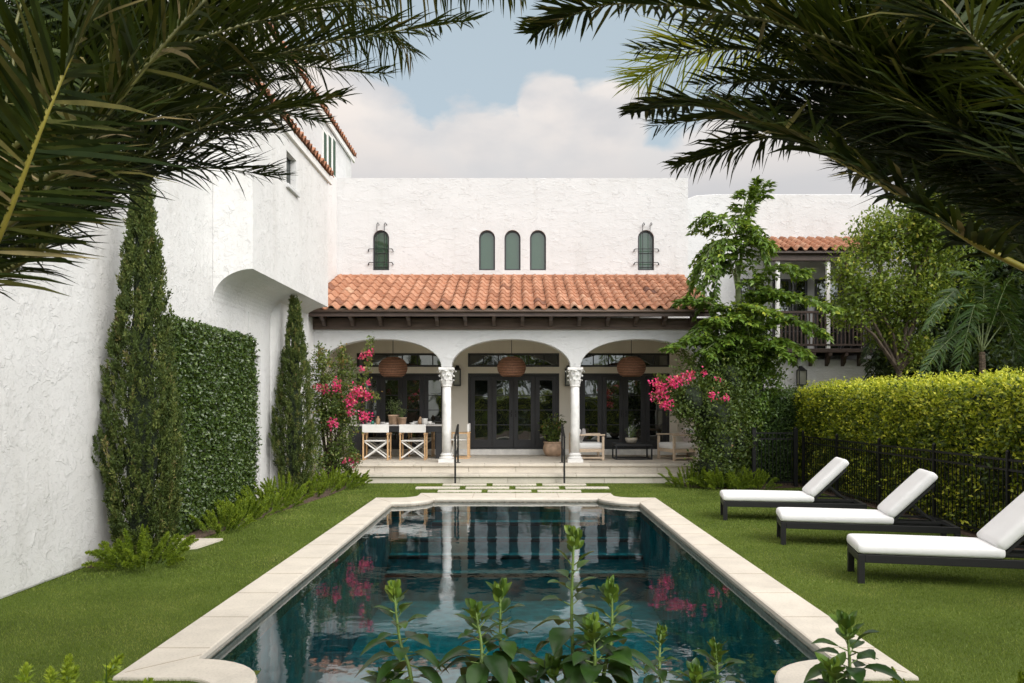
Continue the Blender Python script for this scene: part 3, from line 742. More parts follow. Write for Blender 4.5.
for k in range(4):
    x0_=[bx0-.7,bx0+.35,bx0+1.7,bx0+2.55][k]; ww=[.75,1.1,.8,.6][k]
    mb=MB(); zt_=2+(HY-279)*26.1/F; y0=26.12
    mb.box(x0_,x0_+.06,y0,26.195,zf+.12,zt_); mb.box(x0_+ww-.06,x0_+ww,y0,26.195,zf+.12,zt_); mb.box(x0_+.06,x0_+ww-.06,y0,26.195,zt_-.06,zt_); mb.box(x0_+.06,x0_+ww-.06,y0,26.195,zf+.12,zf+.22)
    mb.box(x0_+ww/2-.03,x0_+ww/2+.03,y0,26.195,zf+.22,zt_-.06)
    for q in (1,2,3): zz=zf+.2+(zt_-zf-.2)*q/4; mb.box(x0_+.06,x0_+ww-.06,y0+.02,26.17,zz-.015,zz+.015)
    d=mb.build('balcony_door',M['frame'],house)
    mb=MB(); mb.box(x0_+.05,x0_+ww-.05,26.15,26.16,zf+.2,zt_-.05); mb.build('pane',M['pane'],d)
mb=MB(); yA,zA,yB,zB=24.42,zeave+.18,26.2,zeave+.85; deck(mb,bx0-.35,bx1+.3,yA,zA,yB,zB); r2=mb.build('roof',M['darkwood'],house,recalc=True)
an=math.atan2(zB-zA,yB-yA); Mx=Matrix.Translation((bx0-.35,yA-.04,zA+.01))@Matrix.Rotation(an,4,'X')
tiles(bx1-bx0+.65,math.hypot(zB-zA,yB-yA),Mx,.30,.45,9,'tiles',r2,dark=-.12)
# ------------------------------------------------------------------ lamps
def pendant(px,py,label):
    Y=22.75; c=P(px,py,Y)
    t=thing('pendant_lamp',label,'pendant lamp',(c.x,c.y,c.z),0,'rattan pendant lamps of the porch')
    return t
pl=pendant(511.6,367.8,'round woven rattan pendant hanging in the middle arch before the double doors')
mb=MB(); prof=[]
for k in range(15):
    a=-PI/2+.62+k*(PI-.95)/14; prof.append((.40*math.cos(a)**.85,.31*math.sin(a)+.01))
prof_in=[(r-.012,z) for r,z in prof][::-1]
vs=[];fs=[];nn=36; pr=prof+prof_in
for (r,z) in pr:
    for k in range(nn): a=2*PI*k/nn; vs.append((r*math.cos(a),r*math.sin(a),z))
for i in range(len(pr)):
    for k in range(nn):
        i2=(i+1)%len(pr); k2=(k+1)%nn; fs.append((i*nn+k,i*nn+k2,i2*nn+k2,i2*nn+k))
mb.add(vs,fs); mb.build('lamp_shade',M['wicker'],pl,smooth=True,recalc=True)
mb=MB(); mb.tube([(0,0,.24),(0,0,3.955-pl.location.z)],.009,6); mb.lathe([(.07,0),(.07,.03)],(0,0,3.92-pl.location.z),16); mb.build('cord',M['iron'],pl)
mb=MB(); mb.lathe([(.02,.2),(.03,.1),(.045,.03),(.05,-.02),(.03,-.06),(.005,-.07)],(0,0,0),12); mb.build('bulb',M['ceramic'],pl,smooth=True)
for px,py,lb in ((393,368.2,'round woven rattan pendant hanging above the dining table'),(631.3,367.8,'round woven rattan pendant hanging above the lounge seats and coffee table')):
    c=copy_tree(pl); q=P(px,py,22.75); c.location=q; c['label']=lb
def lantern(name,label,loc,h=.55,w=.2,group=None):
    t=thing(name,label,'wall lantern',loc,0,group)
    mb=MB(); mb.box(-w/2,w/2,-w-.03,-.03,0,.03); mb.box(-w/2,w/2,-w-.03,-.03,h-.12,h-.09)
    for x in (-w/2+.01,w/2-.01):
        for y in (-w-.02,-.04): mb.box(x-.01,x+.01,y-.01,y+.01,.03,h-.12)
    mb.box(-.05,.05,-.03,0,.1,h+.03); mb.lathe([(w*.6,0),(.03,.09),(.02,.12)],(0,-w/2-.03,h-.09),8); mb.build('cage',M['iron'],t)
    mb=MB(); mb.box(-w/2+.015,w/2-.015,-w-.012,-.046,.03,h-.12); mb.build('glass',M['lamp_glass'],t)
    return t
q=P(457.5,386,YM); l1=lantern('wall_lantern','black box lantern on the porch wall beside the left column',(q.x,YM,q.z),.58,.21,'porch wall lanterns')
c=copy_tree(l1); c.location=(P(568.3,386,YM).x,YM,q.z); c['label']='black box lantern on the porch wall beside the right column'
q=P(800,385.5,24.9); lantern('wall_lantern','black lantern on the white wall below the balcony',(q.x,24.9,q.z),.56,.24)

# ------------------------------------------------------------------ handrails
def rail(px,label):
    X0=(px-CX)*20.12/F; X1=X0
    t=thing('handrail',label,'handrail',(X0,20.12,0),0,'iron handrails of the terrace steps')
    mb=MB(); mb.box(-.022,.022,-.022,.022,0,1.18); mb.box(-.06,.06,-.06,.06,0,.012); mb.build('post',M['iron'],t,bevel=.003)
    mb=MB(); mb.box(-.022,.022,.96,1.004,.45,1.42); mb.box(-.06,.06,.92,1.04,.45,.462); mb.build('post',M['iron'],t,bevel=.003)
    mb=MB(); mb.bar((0,-.08,1.14),(0,1.0,1.43),.05,.03); mb.tube([(0,-.08,1.14),(0,-.13,1.10),(0,-.12,1.04)],.018,6); mb.bar((0,0,.62),(0,.98,.88),.03,.02); mb.build('rail',M['iron'],t,bevel=.003)
    return t
rail(455.2,'black iron handrail on the left side of the steps by the dining chairs')
rail(564.3,'black iron handrail on the right side of the steps by the potted plant')
# ------------------------------------------------------------------ dining furniture
ZT=.45
tx0,tx1,ty0,ty1=-4.62,-1.85,22.55,23.45; th=.94
t=thing('dining_table','long black dining table with pale top on the porch','table',((tx0+tx1)/2,23,ZT),world=True)
mb=MB(); mb.box(tx0,tx1,ty0,ty1,ZT+th-.04,ZT+th); mb.build('tabletop',M['tabletop'],t,bevel=.005)
mb=MB(); mb.box(tx0+.03,tx1-.03,ty0+.03,ty1-.03,ZT+th-.20,ZT+th-.042); mb.build('apron',M['table'],t)
for a in (tx0+.02,tx1-.36): mb=MB(); mb.box(a,a+.34,ty0+.05,ty1-.05,ZT,ZT+th-.202); mb.build('leg',M['table'],t,bevel=.005)
def director(loc,rot,label,first=None):
    if first is not None:
        c=copy_tree(first); c.location=loc; c.rotation_euler=(0,0,rot); c['label']=label; return c
    t=thing('director_chair',label,'chair',loc,rot,'teak director chairs round the dining table')
    w=.33;d=.25   # local: back side at -y
    for x in (-w,w):
        for y,h in ((-d,.95),(d,.70)):
            mb=MB(); mb.box(x-.02,x+.02,y-.022,y+.022,.03,h); mb.build('leg',M['teak'],t,bevel=.004)
        mb=MB(); mb.box(x-.03,x+.03,-d-.04,d+.06,.70 if False else .685,.715); mb.build('armrest',M['teak'],t,bevel=.006)
        mb=MB(); mb.box(x-.02,x+.02,-d-.05,d+.05,0,.032); mb.build('foot_rail',M['teak'],t,bevel=.004)
    mb=MB(); mb.box(-w+.02,w-.02,-d,d,.50,.53); mb.build('seat',M['canvas'],t,bevel=.012)
    mb=MB(); mb.box(-w-.028,w+.028,-d-.03,-d+.03,.74,.96); mb.build('backrest',M['canvas'],t,bevel=.012)
    for y in (-d+.03,d-.03):
        for s_ in (-1,1):
            mb=MB(); mb.bar((s_*(w-.03),y+.01*s_,.06),(-s_*(w-.03),y+.01*s_,.49),.018,.035); mb.build('cross_brace',M['whitepaint'],t)
    return t
c1=P(375.5,459,22.05); ch=director((c1.x,22.3,ZT),0,'white canvas director chair at the near side of the dining table, closest to the bougainvillea')
director((P(412.5,459,22.05).x,22.3,ZT),0,'white canvas director chair at the near side of the dining table, closest to the column',ch)
director((-4.0,23.72,ZT),PI,'director chair across the dining table, behind the left near chair',ch)
director((-2.72,23.72,ZT),PI,'director chair across the dining table, behind the right near chair',ch)
director((P(459,458,22.9).x+.02,22.95,ZT),PI/2,'director chair at the right end of the dining table beside the left column',ch)
def pot_plant(name,label,cat,loc,r,h,prof,leafn,lr,lh,mat='terracotta',leaf='potplant',ll=.07,lw=.035,seed=1,group=None,stems=7):
    t=thing(name,label,cat,loc,0,group)
    mb=MB(); mb.lathe([(a*r,b*h) for a,b in prof],(0,0,0),28); mb.build('pot',M[mat],t,smooth=True)
    mb=MB(); mb.lathe([(r*.8,0),(r*.8,.01)],(0,0,h*.9),16); mb.build('soil',M['soil'],t)
    rg=np.random.default_rng(seed); mb=MB(); L=Leaves()
    for k in range(stems):
        a=rg.uniform(0,2*PI); rr=lr*rg.uniform(.2,1); top=np.array([rr*math.cos(a),rr*math.sin(a),h+lh*rg.uniform(.6,1)])
        b0=np.array([rg.uniform(-.3,.3)*r,rg.uniform(-.3,.3)*r,h*.88]); mid=(b0+top)/2+np.array([0,0,lh*.12])
        mb.tube([b0,mid,top],[.008,.006,.003],5)
        m_=leafn//stems; tt=rg.uniform(.15,1,m_)[:,None]; p=b0*(1-tt)+top*tt+rg.normal(0,lr*.16,(m_,3)); D=rg.normal(0,1,(m_,3))+np.array([0,0,.2])
        L.add(p,D,rg.normal(0,.6,(m_,3))+np.array([0,0,1]),ll*rg.uniform(.6,1.2,m_),lw,rg.uniform(0,1,m_))
    mb.build('stem',M['greenstem'],t); L.build('foliage',M[leaf],t); return t
tall=[(.68,0),(.78,.02),(.92,.85),(1.0,.86),(1.02,1),(.9,1),(.86,.9)]
z=ZT+th
q=P(394,425,22.75); pot_plant('potted_plant','bushy plant in the taller terracotta pot on the dining table','potted plant',(q.x,22.75,z),.17,.27,tall,220,.30,.42,seed=3)
q=P(402.5,425,22.7); pot_plant('potted_plant','small plant in the shorter terracotta pot on the dining table','potted plant',(q.x,22.62,z),.13,.20,tall,120,.14,.32,seed=5)
def small(name,label,cat,px,prof,mat,n=16,y=22.75,group=None,smooth=True):
    q=P(px,425,y); mb=MB(); mb.lathe(prof,(0,0,0),n); o=mb.build(name,M[mat],None,smooth=smooth); o.location=(q.x,y,z); tag(o,label,cat,group); return o
small('tumbler','green glass tumbler on the left end of the dining table','glass',372.5,[(.04,0),(.05,.1),(.045,.1),(.036,.02)],'pvc')
small('bottle','tan stoneware bottle left of the table plants','bottle',378,[(.055,0),(.06,.03),(.06,.15),(.03,.19),(.028,.23),(.02,.235)],'amber')
small('bottle','round tan stoneware bottle between the white dishes','bottle',420.3,[(.05,0),(.07,.05),(.068,.12),(.035,.17),(.03,.21),(.012,.22)],'amber')
small('bowl','small grey bowl right of the tan bottle','bowl',382.5,[(.04,0),(.075,.07),(.07,.07),(.035,.01)],'linen')
small('dish_stack','low white dish beside the terracotta pots','dish',386.6,[(.09,0),(.10,.045),(.09,.05)],'ceramic')
small('bowl','white bowl left of the round bottle','bowl',412.5,[(.05,0),(.095,.055),(.088,.055),(.04,.01)],'ceramic',y=22.7)
small('dish_stack','stacked white dishes behind the round bottle','dish',416.5,[(.08,0),(.11,.03),(.10,.06),(.11,.09),(.1,.09)],'ceramic',y=22.95)
small('pitcher','white ceramic pitcher right of the round bottle','pitcher',424.6,[(.06,0),(.085,.05),(.08,.13),(.09,.17),(.08,.17),(.07,.1)],'ceramic',y=22.7)
small('cup','white cup on the right end of the dining table','cup',429.6,[(.05,0),(.07,.09),(.062,.09),(.045,.01)],'ceramic')
# big planter
q=P(553,456,23.72); bulb=[(.62,0),(.78,.08),(.98,.40),(1.0,.6),(.90,.84),(.88,.90),(.96,.94),(.96,1),(.84,1),(.8,.9)]
pot_plant('potted_plant','leafy shrub in a round terracotta pot before the middle doors','potted plant',(q.x,23.72,ZT),.29,.42,bulb,620,.36,.82,leaf='boug',ll=.11,lw=.06,seed=8,stems=11)
# lounge chairs
def armchair(loc,rot,label,w=.86,d=.85,pillow='linen'):
    t=thing('armchair',label,'armchair',loc,rot,'pale wood lounge chairs with white cushions')
    hw=w/2; hd=d/2  # local: faces +y , back at -y
    for x in (-hw+.03,hw-.03):
        for y,h in ((-hd+.03,.66),(hd-.03,.64)):
            mb=MB(); mb.box(x-.03,x+.03,y-.03,y+.03,0,h); mb.build('leg',M['ash'],t,bevel=.006)
        mb=MB(); mb.box(x-.045,x+.045,-hd,hd+.02,.641 if False else .662,.70); mb.build('armrest',M['ash'],t,bevel=.008)
        mb=MB(); mb.box(x-.02,x+.02,-hd+.06,hd-.06,.22,.30); mb.box(x-.02,x+.02,-hd+.06,hd-.06,.05,.09); mb.build('side_rail',M['ash'],t,bevel=.004)
    mb=MB(); mb.box(-hw+.06,hw-.06,hd-.05,hd-.01,.22,.31); mb.box(-hw+.06,hw-.06,-hd+.01,-hd+.05,.22,.31); mb.box(-hw+.06,hw-.06,-hd+.05,hd-.05,.28,.30); mb.build('seat_frame',M['ash'],t,bevel=.004)
    mb=MB()
    mb.box(-hw+.06,hw-.06,-hd+.0,-hd+.04,.60,.72); mb.box(-hw+.06,hw-.06,-hd+.005,-hd+.035,.42,.46)
    mb.build('backrest',M['ash'],t,bevel=.006)
    mb=MB(); mb.rbox(-hw+.07,hw-.07,-hd+.06,hd+.01,.30,.46,.045,.012); mb.build('seat_cushion',M['cushion'],t,smooth=True)
    mb=MB(); mb.M=Matrix.Translation((0,-hd+.13,.64))@Matrix.Rotation(-.25,4,'X'); mb.rbox(-hw+.09,hw-.09,-.07,.07,-.2,.22,.06,.0,(8,4,8)); mb.build('back_cushion',M['cushion'],t,smooth=True)
    mb=MB(); mb.M=Matrix.Translation((.08,-hd+.28,.62))@Matrix.Rotation(-.4,4,'X')@Matrix.Rotation(.3,4,'Y'); mb.rbox(-.2,.2,-.055,.055,-.18,.2,.05,.0,(8,4,8)); mb.build('pillow',M[pillow],t,smooth=True)
    return t
armchair((P(588,458,22.4).x-.05,22.35,ZT),-PI/2+.06,'pale wood armchair with grey pillow beside the right column')
a2=armchair((P(681,458,22.3).x,22.3,ZT),PI/2+.30,'pale wood armchair with blush pillow half hidden by the bougainvillea',.95,.95,'blush')
# coffee table
q=P(634.5,459,22.1)
t=thing('coffee_table','low black coffee table between the two armchairs','coffee table',(q.x,22.6,ZT))
hw=.50;hd=.42
mb=MB(); mb.box(-hw,hw,-hd,hd,.37,.42); mb.build('tabletop',M['table'],t,bevel=.004)
for x in (-hw+.02,hw-.02) :
    mb=MB(); 
    for y in (-hd+.02,hd-.02): mb.box(x-.02,x+.02,y-.02,y+.02,0,.369)
    mb.box(x-.02,x+.02,-hd+.04,hd-.04,0,.035); mb.build('leg',M['table'],t)
mb=MB(); mb.box(-hw+.04,hw-.04,-hd,-hd+.04,0,.035); mb.box(-hw+.04,hw-.04,hd-.04,hd,0,.035); mb.build('stretcher',M['table'],t)
q2=P(632,445,22.6)
pot_plant('flower_bowl','stone bowl of white flowers on the coffee table','flower bowl',(q2.x-.02,22.6,ZT+.42),.17,.16,[(.5,0),(.7,.05),(.98,.6),(1.0,1),(.9,1),(.8,.9)],90,.26,.38,mat='stone_bowl',ll=.05,lw=.03,seed=12,stems=9)
# ------------------------------------------------------------------ sun loungers
def lounger():
    t=thing('sun_lounger','x','sun lounger',(0,0,0),0,'white cushioned black loungers beside the pool')
    L=2.30; W=.72; z0_,z1_=.235,.325
    for x in (.035,L-.035):
        for y in (.035,W-.035):
            mb=MB(); mb.box(x-.035,x+.035,y-.035,y+.035,-.02,z0_-.001 if x>1 else z1_-.0); mb.build('leg',M['lounge_metal'],t,bevel=.004)
    mb=MB(); mb.box(.072,L-.0,0,.045,z0_,z1_); mb.box(.072,L-.0,W-.045,W,z0_,z1_); mb.box(0.0,.07,.072,W-.072,z0_+.01,z1_-.002); mb.box(L-.06,L-.002,.046,W-.046,z0_,z1_)
    mb.build('frame',M['lounge_metal'],t,bevel=.004)
    mb=MB()
    for k in range(11): x=.12+k*.125; mb.box(x,x+.06,.046,W-.046,z1_-.03,z1_-.008)
    mb.build('slat',M['lounge_metal'],t)
    bx=1.42; al=math.radians(45); bl=.80
    mb=MB(); d=Vector((math.cos(al),0,math.sin(al))); o0=Vector((bx,0,z1_))
    for y in (.05,W-.05): mb.bar(o0+Vector((0,y,0)),o0+d*bl+Vector((0,y,0)),.03,.035,(0,1,0))
    for k in range(7): p=o0+d*(.06+k*(bl-.08)/6); mb.bar(p+Vector((0,.06,0)),p+Vector((0,W-.06,0)),.04,.02,d.cross(Vector((0,1,0))))
    mb.build('backrest_frame',M['lounge_metal'],t)
    mb=MB()
    for y in (.12,W-.12):
        p=o0+d*.42+Vector((0,y,0)); mb.bar(p,(L-.28,y,z1_+.04),.018,.022)
    for y in (.08,W-.08): mb.bar((bx+.02,y,z1_+.045),(L-.2,y,z1_+.045),.03,.03)
    mb.bar((L-.28,.07,z1_+.045),(L-.28,W-.07,z1_+.045),.022,.022)
    for y in (.08,W-.08): mb.bar((L-.22,y,z1_+.045),(L-.03,y,z1_-.02),.025,.025)
    mb.build('support_strut',M['lounge_metal'],t)
    mb=MB(); mb.rbox(-.015,bx+.06,-.01,W+.01,z1_+.002,z1_+.125,.05,.012,(26,12,6)); mb.build('seat_cushion',M['cushion'],t,smooth=True)
    mb=MB(); Rm=Matrix.Translation(o0+Vector((.0,0,.02)))@Matrix.Rotation(-al,4,'Y'); mb.M=Rm; mb.rbox(.06,bl+.1,-.01,W+.01,.012,.135,.05,.010,(18,12,6)); mb.build('back_cushion',M['cushion'],t,smooth=True)
    return t
l=lounger(); 
l.location=(3.83-.05,9.05,0); l.rotation_euler=(0,0,math.radians(-13)); l['label']='white cushioned black sun lounger nearest the camera, cut by the picture edge'
c=copy_tree(l); c.location=(3.72,11.50,0); c.rotation_euler=(0,0,math.radians(-13)); c['label']='white cushioned black sun lounger in the middle of the row'
c=copy_tree(l); c.location=(3.52,13.90,0); c.rotation_euler=(0,0,math.radians(-10)); c['label']='white cushioned black sun lounger farthest away, by the iron gate'
# ------------------------------------------------------------------ iron fence and gate
def fence(A,B,h,label,name,npan,cat,pitch=.105,thick=.045):
    A=Vector(A);B=Vector(B); t=thing(name,label,cat,A,world=True); d=(B-A)
    for k in range(npan+1):
        p=A+d*k/npan; mb=MB(); mb.box(p.x-thick/2,p.x+thick/2,p.y-thick/2,p.y+thick/2,0,h+.08); mb.lathe([(thick*.7,0),(thick*.7,.015),(.01,.04)],(p.x,p.y,h+.08),8); mb.build('post',M['iron'],t)
    for k in range(npan):
        a=A+d*k/npan; b_=A+d*(k+1)/npan; mb=MB(); L=(b_-a).length; u=(b_-a).normalized(); a2_=a+u*.03; b2_=b_-u*.03
        for z_ in (.12,h-.16,h-.02): mb.bar(a2_+Vector((0,0,z_)),b2_+Vector((0,0,z_)),.025,.032)
        nn=int(L/pitch)
        for q in range(1,nn): p=a+u*(L*q/nn); mb.bar(p+Vector((0,0,.05)),p+Vector((0,0,h)),.013,.013,(0,1,0))
        mb.build('picket_panel',M['iron'],t)
    return t
fence((6.78,19.35,0),(6.92,7.5,0),1.22,'long black iron picket fence in front of the bright hedge','iron_fence',6,'fence')
fence((5.62,19.35,0),(6.60,19.35,0),1.30,'black iron gate panel at the end of the lawn beside the bougainvillea','iron_gate',1,'gate',.085,.09)

# ================================================================== vegetation
def spline(pts,n):
    pts=[np.array(p,float) for p in pts]; pts=[2*pts[0]-pts[1]]+pts+[2*pts[-1]-pts[-2]]
    out=[]; m=len(pts)-3
    for k in range(n):
        u=k/(n-1)*m; i=min(int(u),m-1); t=u-i; p0,p1,p2,p3=pts[i:i+4]
        out.append(.5*((2*p1)+(-p0+p2)*t+(2*p0-5*p1+4*p2-p3)*t*t+(-p0+3*p1-3*p2+p3)*t**3))
    return np.array(out)
def frond(parent,pts,nl,ll,lw,mat,rmat='rachis',seed=0,start=.15,angs=(65,28),rise=.25,r0=.022,droop=.12,name='frond',tmul=1,toff=0,jit=.09,fishtail=False):
    rg=np.random.default_rng(seed); S=spline(pts,60); T=nrm(np.gradient(S,axis=0))
    up=np.array([0,0,1.]); side=nrm(np.cross(T,up)); U=np.cross(side,T)
    rz=r0*(1-.88*np.linspace(0,1,60))
    mb=MB(); mb.tube([Vector(p) for p in S[::3]],list(rz[::3]),6)
    fo=mb.build(name,M[rmat],parent,smooth=True)
    t=np.linspace(start,.995,nl)+rg.normal(0,.002,nl); t=np.clip(t,start,.999); ix=t*59; i0=np.minimum(ix.astype(int),58); f=(ix-i0)[:,None]
    B=S[i0]*(1-f)+S[i0+1]*f; Tt=T[i0]; Sd=side[i0]; Uu=U[i0]
    L=Leaves()
    tt=(t-start)/(1-start)
    prof=np.clip(.55+1.3*tt,0,1)*np.clip(1.12-.85*tt**2.6,0,1)
    for sg in (-1,1):
        A=np.radians(angs[0]+(angs[1]+12-angs[0])*tt**1.3+rg.normal(0,7,nl))
        v=rise+rg.normal(0,.16,nl)
        D=Tt*np.cos(A)[:,None]+Sd*(sg*np.sin(A))[:,None]*np.cos(v)[:,None]+Uu*np.sin(v)[:,None]+rg.normal(0,jit,(nl,3))
        Nn=Uu+rg.normal(0,.35,(nl,3))+Sd*sg*-.5
        L.blades(B,D,Nn,ll*prof*rg.uniform(.85,1.1,nl),lw*(.7+.4*prof),np.clip(rg.beta(2,2.6,nl)*tmul+toff,0,1),droop*rg.uniform(.3,1.8,nl))
    lo=L.build('leaflets',M[mat],fo)
    return fo
def rand_frond_pts(C,az,el,length,sag,rg):
    d=np.array([math.cos(az)*math.cos(el),math.sin(az)*math.cos(el),math.sin(el)]); pts=[]
    for u in (0,.33,.66,1.0): pts.append(C+d*length*u+np.array([0,0,-sag*length*u*u]))
    return pts
def date_palm(C,label,hero,fill,seed,trunk_xy):
    C=np.array(C); t=thing('date_palm',label,'palm',(trunk_xy[0],trunk_xy[1],0),world=True)
    mb=MB(); hgt=C[2]; pts=[]; rr=[]
    for k in range(25): z_=hgt*k/24-.02; pts.append((trunk_xy[0]+(C[0]-trunk_xy[0])*(k/24)**2,trunk_xy[1]+(C[1]-trunk_xy[1])*(k/24)**2,z_)); rr.append(.17+.025*(k%2)+.05*(k/24))
    mb.tube(pts,rr,14); mb.build('trunk',M['palmbark'],t)
    mb=MB(); rg=np.random.default_rng(seed)
    for k in range(70):
        a=k*2.4; z_=hgt*(.25+.75*k/70); r=.19; p=np.array([C[0]+r*math.cos(a),C[1]+r*math.sin(a),z_]); q=p+np.array([math.cos(a)*.06,math.sin(a)*.06,.09]); mb.bar(p,q,.05,.02)
    mb.build('leaf_bases',M['palmbark'],t)
    for i,h in enumerate(hero):
        pts=[C]+[P(*p) for p in h['p']]
        frond(t,pts,int(h.get('n',120)*1.3),h.get('l',.40),h.get('w',.02),h.get('m','date'),h.get('r','rachis'),seed*100+i,h.get('s',.22),tuple(x+9 for x in h.get('a',(62,26))),h.get('rise',.2),h.get('r0',.013),h.get('d',.1),toff=h.get('t',0))
    for i,(pts) in enumerate(fill):
        frond(t,[C]+pts,150,.38,.0105,'date','rachis',seed*100+50+i,.2,(70,32),.12,.010,.08,toff=-.22,jit=.10)
    return t
def PF(*a): return [P(*p) for p in a]
CL=(-2.75,2.9,2.15)
heroL=[
 dict(p=[(5,272,2.75),(80,200,2.8),(195,130,2.95),(345,96,3.2)],l=.31,w=.0125,n=120,a=(55,22),rise=.05,s=.2),
 dict(p=[(20,215,3.0),(150,105,3.1),(300,48,3.3),(475,20,3.7)],l=.36,w=.0125,n=140,rise=.05,a=(58,20)),
 dict(p=[(60,120,4.4),(220,25,4.6),(340,0,4.8),(412,52,5.0)],l=.62,w=.0125,n=90,rise=-.2,a=(70,35),d=.35,t=.15),
 dict(p=[(60,60,4.2),(250,-40,4.5),(420,-50,4.9),(525,-12,5.2)],l=.62,w=.018,n=90,rise=-.3,d=.4,t=.1,a=(70,35)),
 dict(p=[(-130,470,2.5),(-60,360,2.1),(0,235,1.9),(45,118,1.85),(98,0,1.9),(180,-140,2.0)],l=.36,n=90,r='rachis_y',r0=.013,w=.012,t=.06,a=(68,30),rise=.0,s=.44,d=.05),
 dict(p=[(30,190,2.3),(110,110,2.3),(200,5,2.35),(320,-90,2.5)],l=.36,w=.0125,n=90,t=.1,a=(60,30)),
 dict(p=[(10,150,2.6),(120,70,2.7),(260,20,2.9),(400,-10,3.2)],l=.40,w=.0125,n=110,a=(60,26)),
 dict(p=[(0,230,2.3),(60,168,2.4),(130,125,2.5),(215,110,2.7)],l=.34,w=.0125,n=80,t=.04),
]
fillL=[PF(*q) for q in (
 [(0,220,3.2),(90,110,3.4),(230,60,3.7),(330,62,4.0)],
 [(0,200,3.4),(60,90,3.6),(150,0,3.9),(260,-60,4.2)],
 [(0,240,3.1),(80,150,3.3),(180,90,3.5),(290,80,3.8)],
 [(0,170,2.9),(50,60,3.1),(120,-20,3.3),(200,-80,3.5)],
 [(0,100,3.0),(100,20,3.2),(230,-20,3.5),(380,-25,3.8)],
 [(-40,100,3.2),(0,0,3.4),(60,-80,3.6),(130,-130,3.8)],
 [(0,130,3.6),(110,55,3.8),(220,25,4.0),(320,22,4.3)],
 [(0,180,2.9),(70,130,3.1),(150,80,3.3),(240,55,3.5)],
 [(-30,270,3.3),(30,215,3.4),(80,190,3.5),(140,165,3.7)],
 [(0,60,3.3),(130,-10,3.5),(270,-10,3.8),(400,-5,4.1)],
 [(-60,260,2.9),(10,150,3.0),(70,60,3.1),(120,-20,3.2)],
 [(-60,250,3.6),(20,120,3.7),(110,40,3.8),(190,10,3.9)],
 [(-60,250,3.9),(40,160,4.0),(140,100,4.1),(230,85,4.2)])]
def jitter(fl,n,seed,amt=.22):
    g=np.random.default_rng(seed); out=[]
    for k in range(n):
        f=fl[k%len(fl)]; o_=g.normal(0,amt,3)*[1,.7,1]; out.append([np.array(p)+o_*(i+1)/len(f) for i,p in enumerate(f)])
    return out
fillL+=jitter(fillL,24,77)
rg=np.random.default_rng(5)
for k in range(9): fillL.append(rand_frond_pts(np.array(CL),PI*.62+k*.42,rg.uniform(.15,.9),rg.uniform(2.2,3.0),rg.uniform(.25,.5),rg)[1:])
date_palm(CL,'date palm arching in from the upper left of the picture',heroL,fillL,1,(-2.85,2.9))
CR=(3.0,3.2,2.15)
heroR=[
 dict(p=[(1024,127,3.0),(886,61,3.1),(747,16,3.3),(610,4,3.6),(532,34,3.8)],l=.38,w=.018,n=150,a=(60,24),d=.06,s=.2),
 dict(p=[(1024,268,2.7),(911,201,2.8),(788,135,3.1),(700,106,3.5),(630,112,3.8)],l=.29,w=.022,n=140,a=(60,26),r='rachis_y',t=.03,d=.15),
 dict(p=[(960,100,4.2),(820,55,4.4),(700,52,4.7),(634,84,4.9)],l=.62,w=.0125,n=90,m='date_yellow',a=(62,26),d=.12,rise=.1),
 dict(p=[(980,190,3.6),(880,140,3.7),(780,135,4.0),(675,168,4.3)],l=.42,w=.018,n=120,a=(62,26),d=.2),
 dict(p=[(1024,90,2.4),(950,20,2.4),(860,-30,2.5),(760,-70,2.7)],r0=.008,l=.38,w=.0125,n=110,t=.05),
 dict(p=[(1000,170,2.8),(920,110,3.0),(820,80,3.2),(700,85,3.5)],l=.40,w=.0125,n=110,d=.15),
]
fillR=[PF(*q) for q in (
 [(1024,200,3.0),(940,130,3.2),(850,90,3.5),(740,80,3.9)],
 [(1024,150,3.2),(900,60,3.4),(800,30,3.7),(690,25,4.0)],
 [(1024,220,3.1),(940,170,3.2),(860,140,3.4),(780,125,3.7)],
 [(1024,100,3.4),(930,20,3.6),(820,-20,3.9),(720,-30,4.2)],
 [(1024,50,3.0),(930,-10,3.2),(830,-30,3.5),(700,-20,3.8)],
 [(1050,240,3.4),(960,190,3.6),(900,175,3.8),(840,165,4.0)],
 [(1060,180,3.0),(980,100,3.2),(900,50,3.4),(800,20,3.7)],
 [(1060,150,3.5),(990,60,3.7),(900,0,3.9),(790,-20,4.2)],
 [(1060,230,2.9),(1000,160,3.0),(930,110,3.2),(850,85,3.5)],
 [(1060,120,2.8),(1010,40,2.9),(950,-20,3.1),(880,-70,3.3)],
 [(1060,200,3.9),(980,140,4.1),(900,110,4.3),(820,100,4.5)],
 [(1060,260,4.1),(980,210,4.2),(930,180,4.3),(870,160,4.4)],
 [(1060,160,4.2),(970,80,4.4),(880,50,4.6),(780,55,4.8)],
 [(1070,260,2.9),(1030,180,3.0),(1000,110,3.1),(960,50,3.2)],
 [(1070,230,3.3),(1040,130,3.4),(1010,50,3.5),(970,-10,3.6)],
 [(1060,290,3.8),(1000,220,3.9),(950,150,4.0),(880,120,4.1)],
 [(1060,200,2.6),(1000,150,2.7),(920,120,2.9),(840,110,3.2)],
 [(1080,180,3.4),(1020,60,3.5),(960,-10,3.6),(900,-60,3.7)],[(1070,100,3.7),(1000,20,3.9),(920,-10,4.0),(830,-20,4.2)],
 [(1080,120,2.9),(1050,20,2.9),(1010,-50,3.0),(960,-100,3.1)],[(1070,140,4.0),(960,40,4.1),(860,10,4.3),(760,-5,4.5)])]
fillR+=jitter(fillR,34,78)
for k in range(8): fillR.append(rand_frond_pts(np.array(CR),-PI*.55+k*.4,rg.uniform(.1,.9),rg.uniform(2.2,3.0),rg.uniform(.25,.5),rg)[1:])
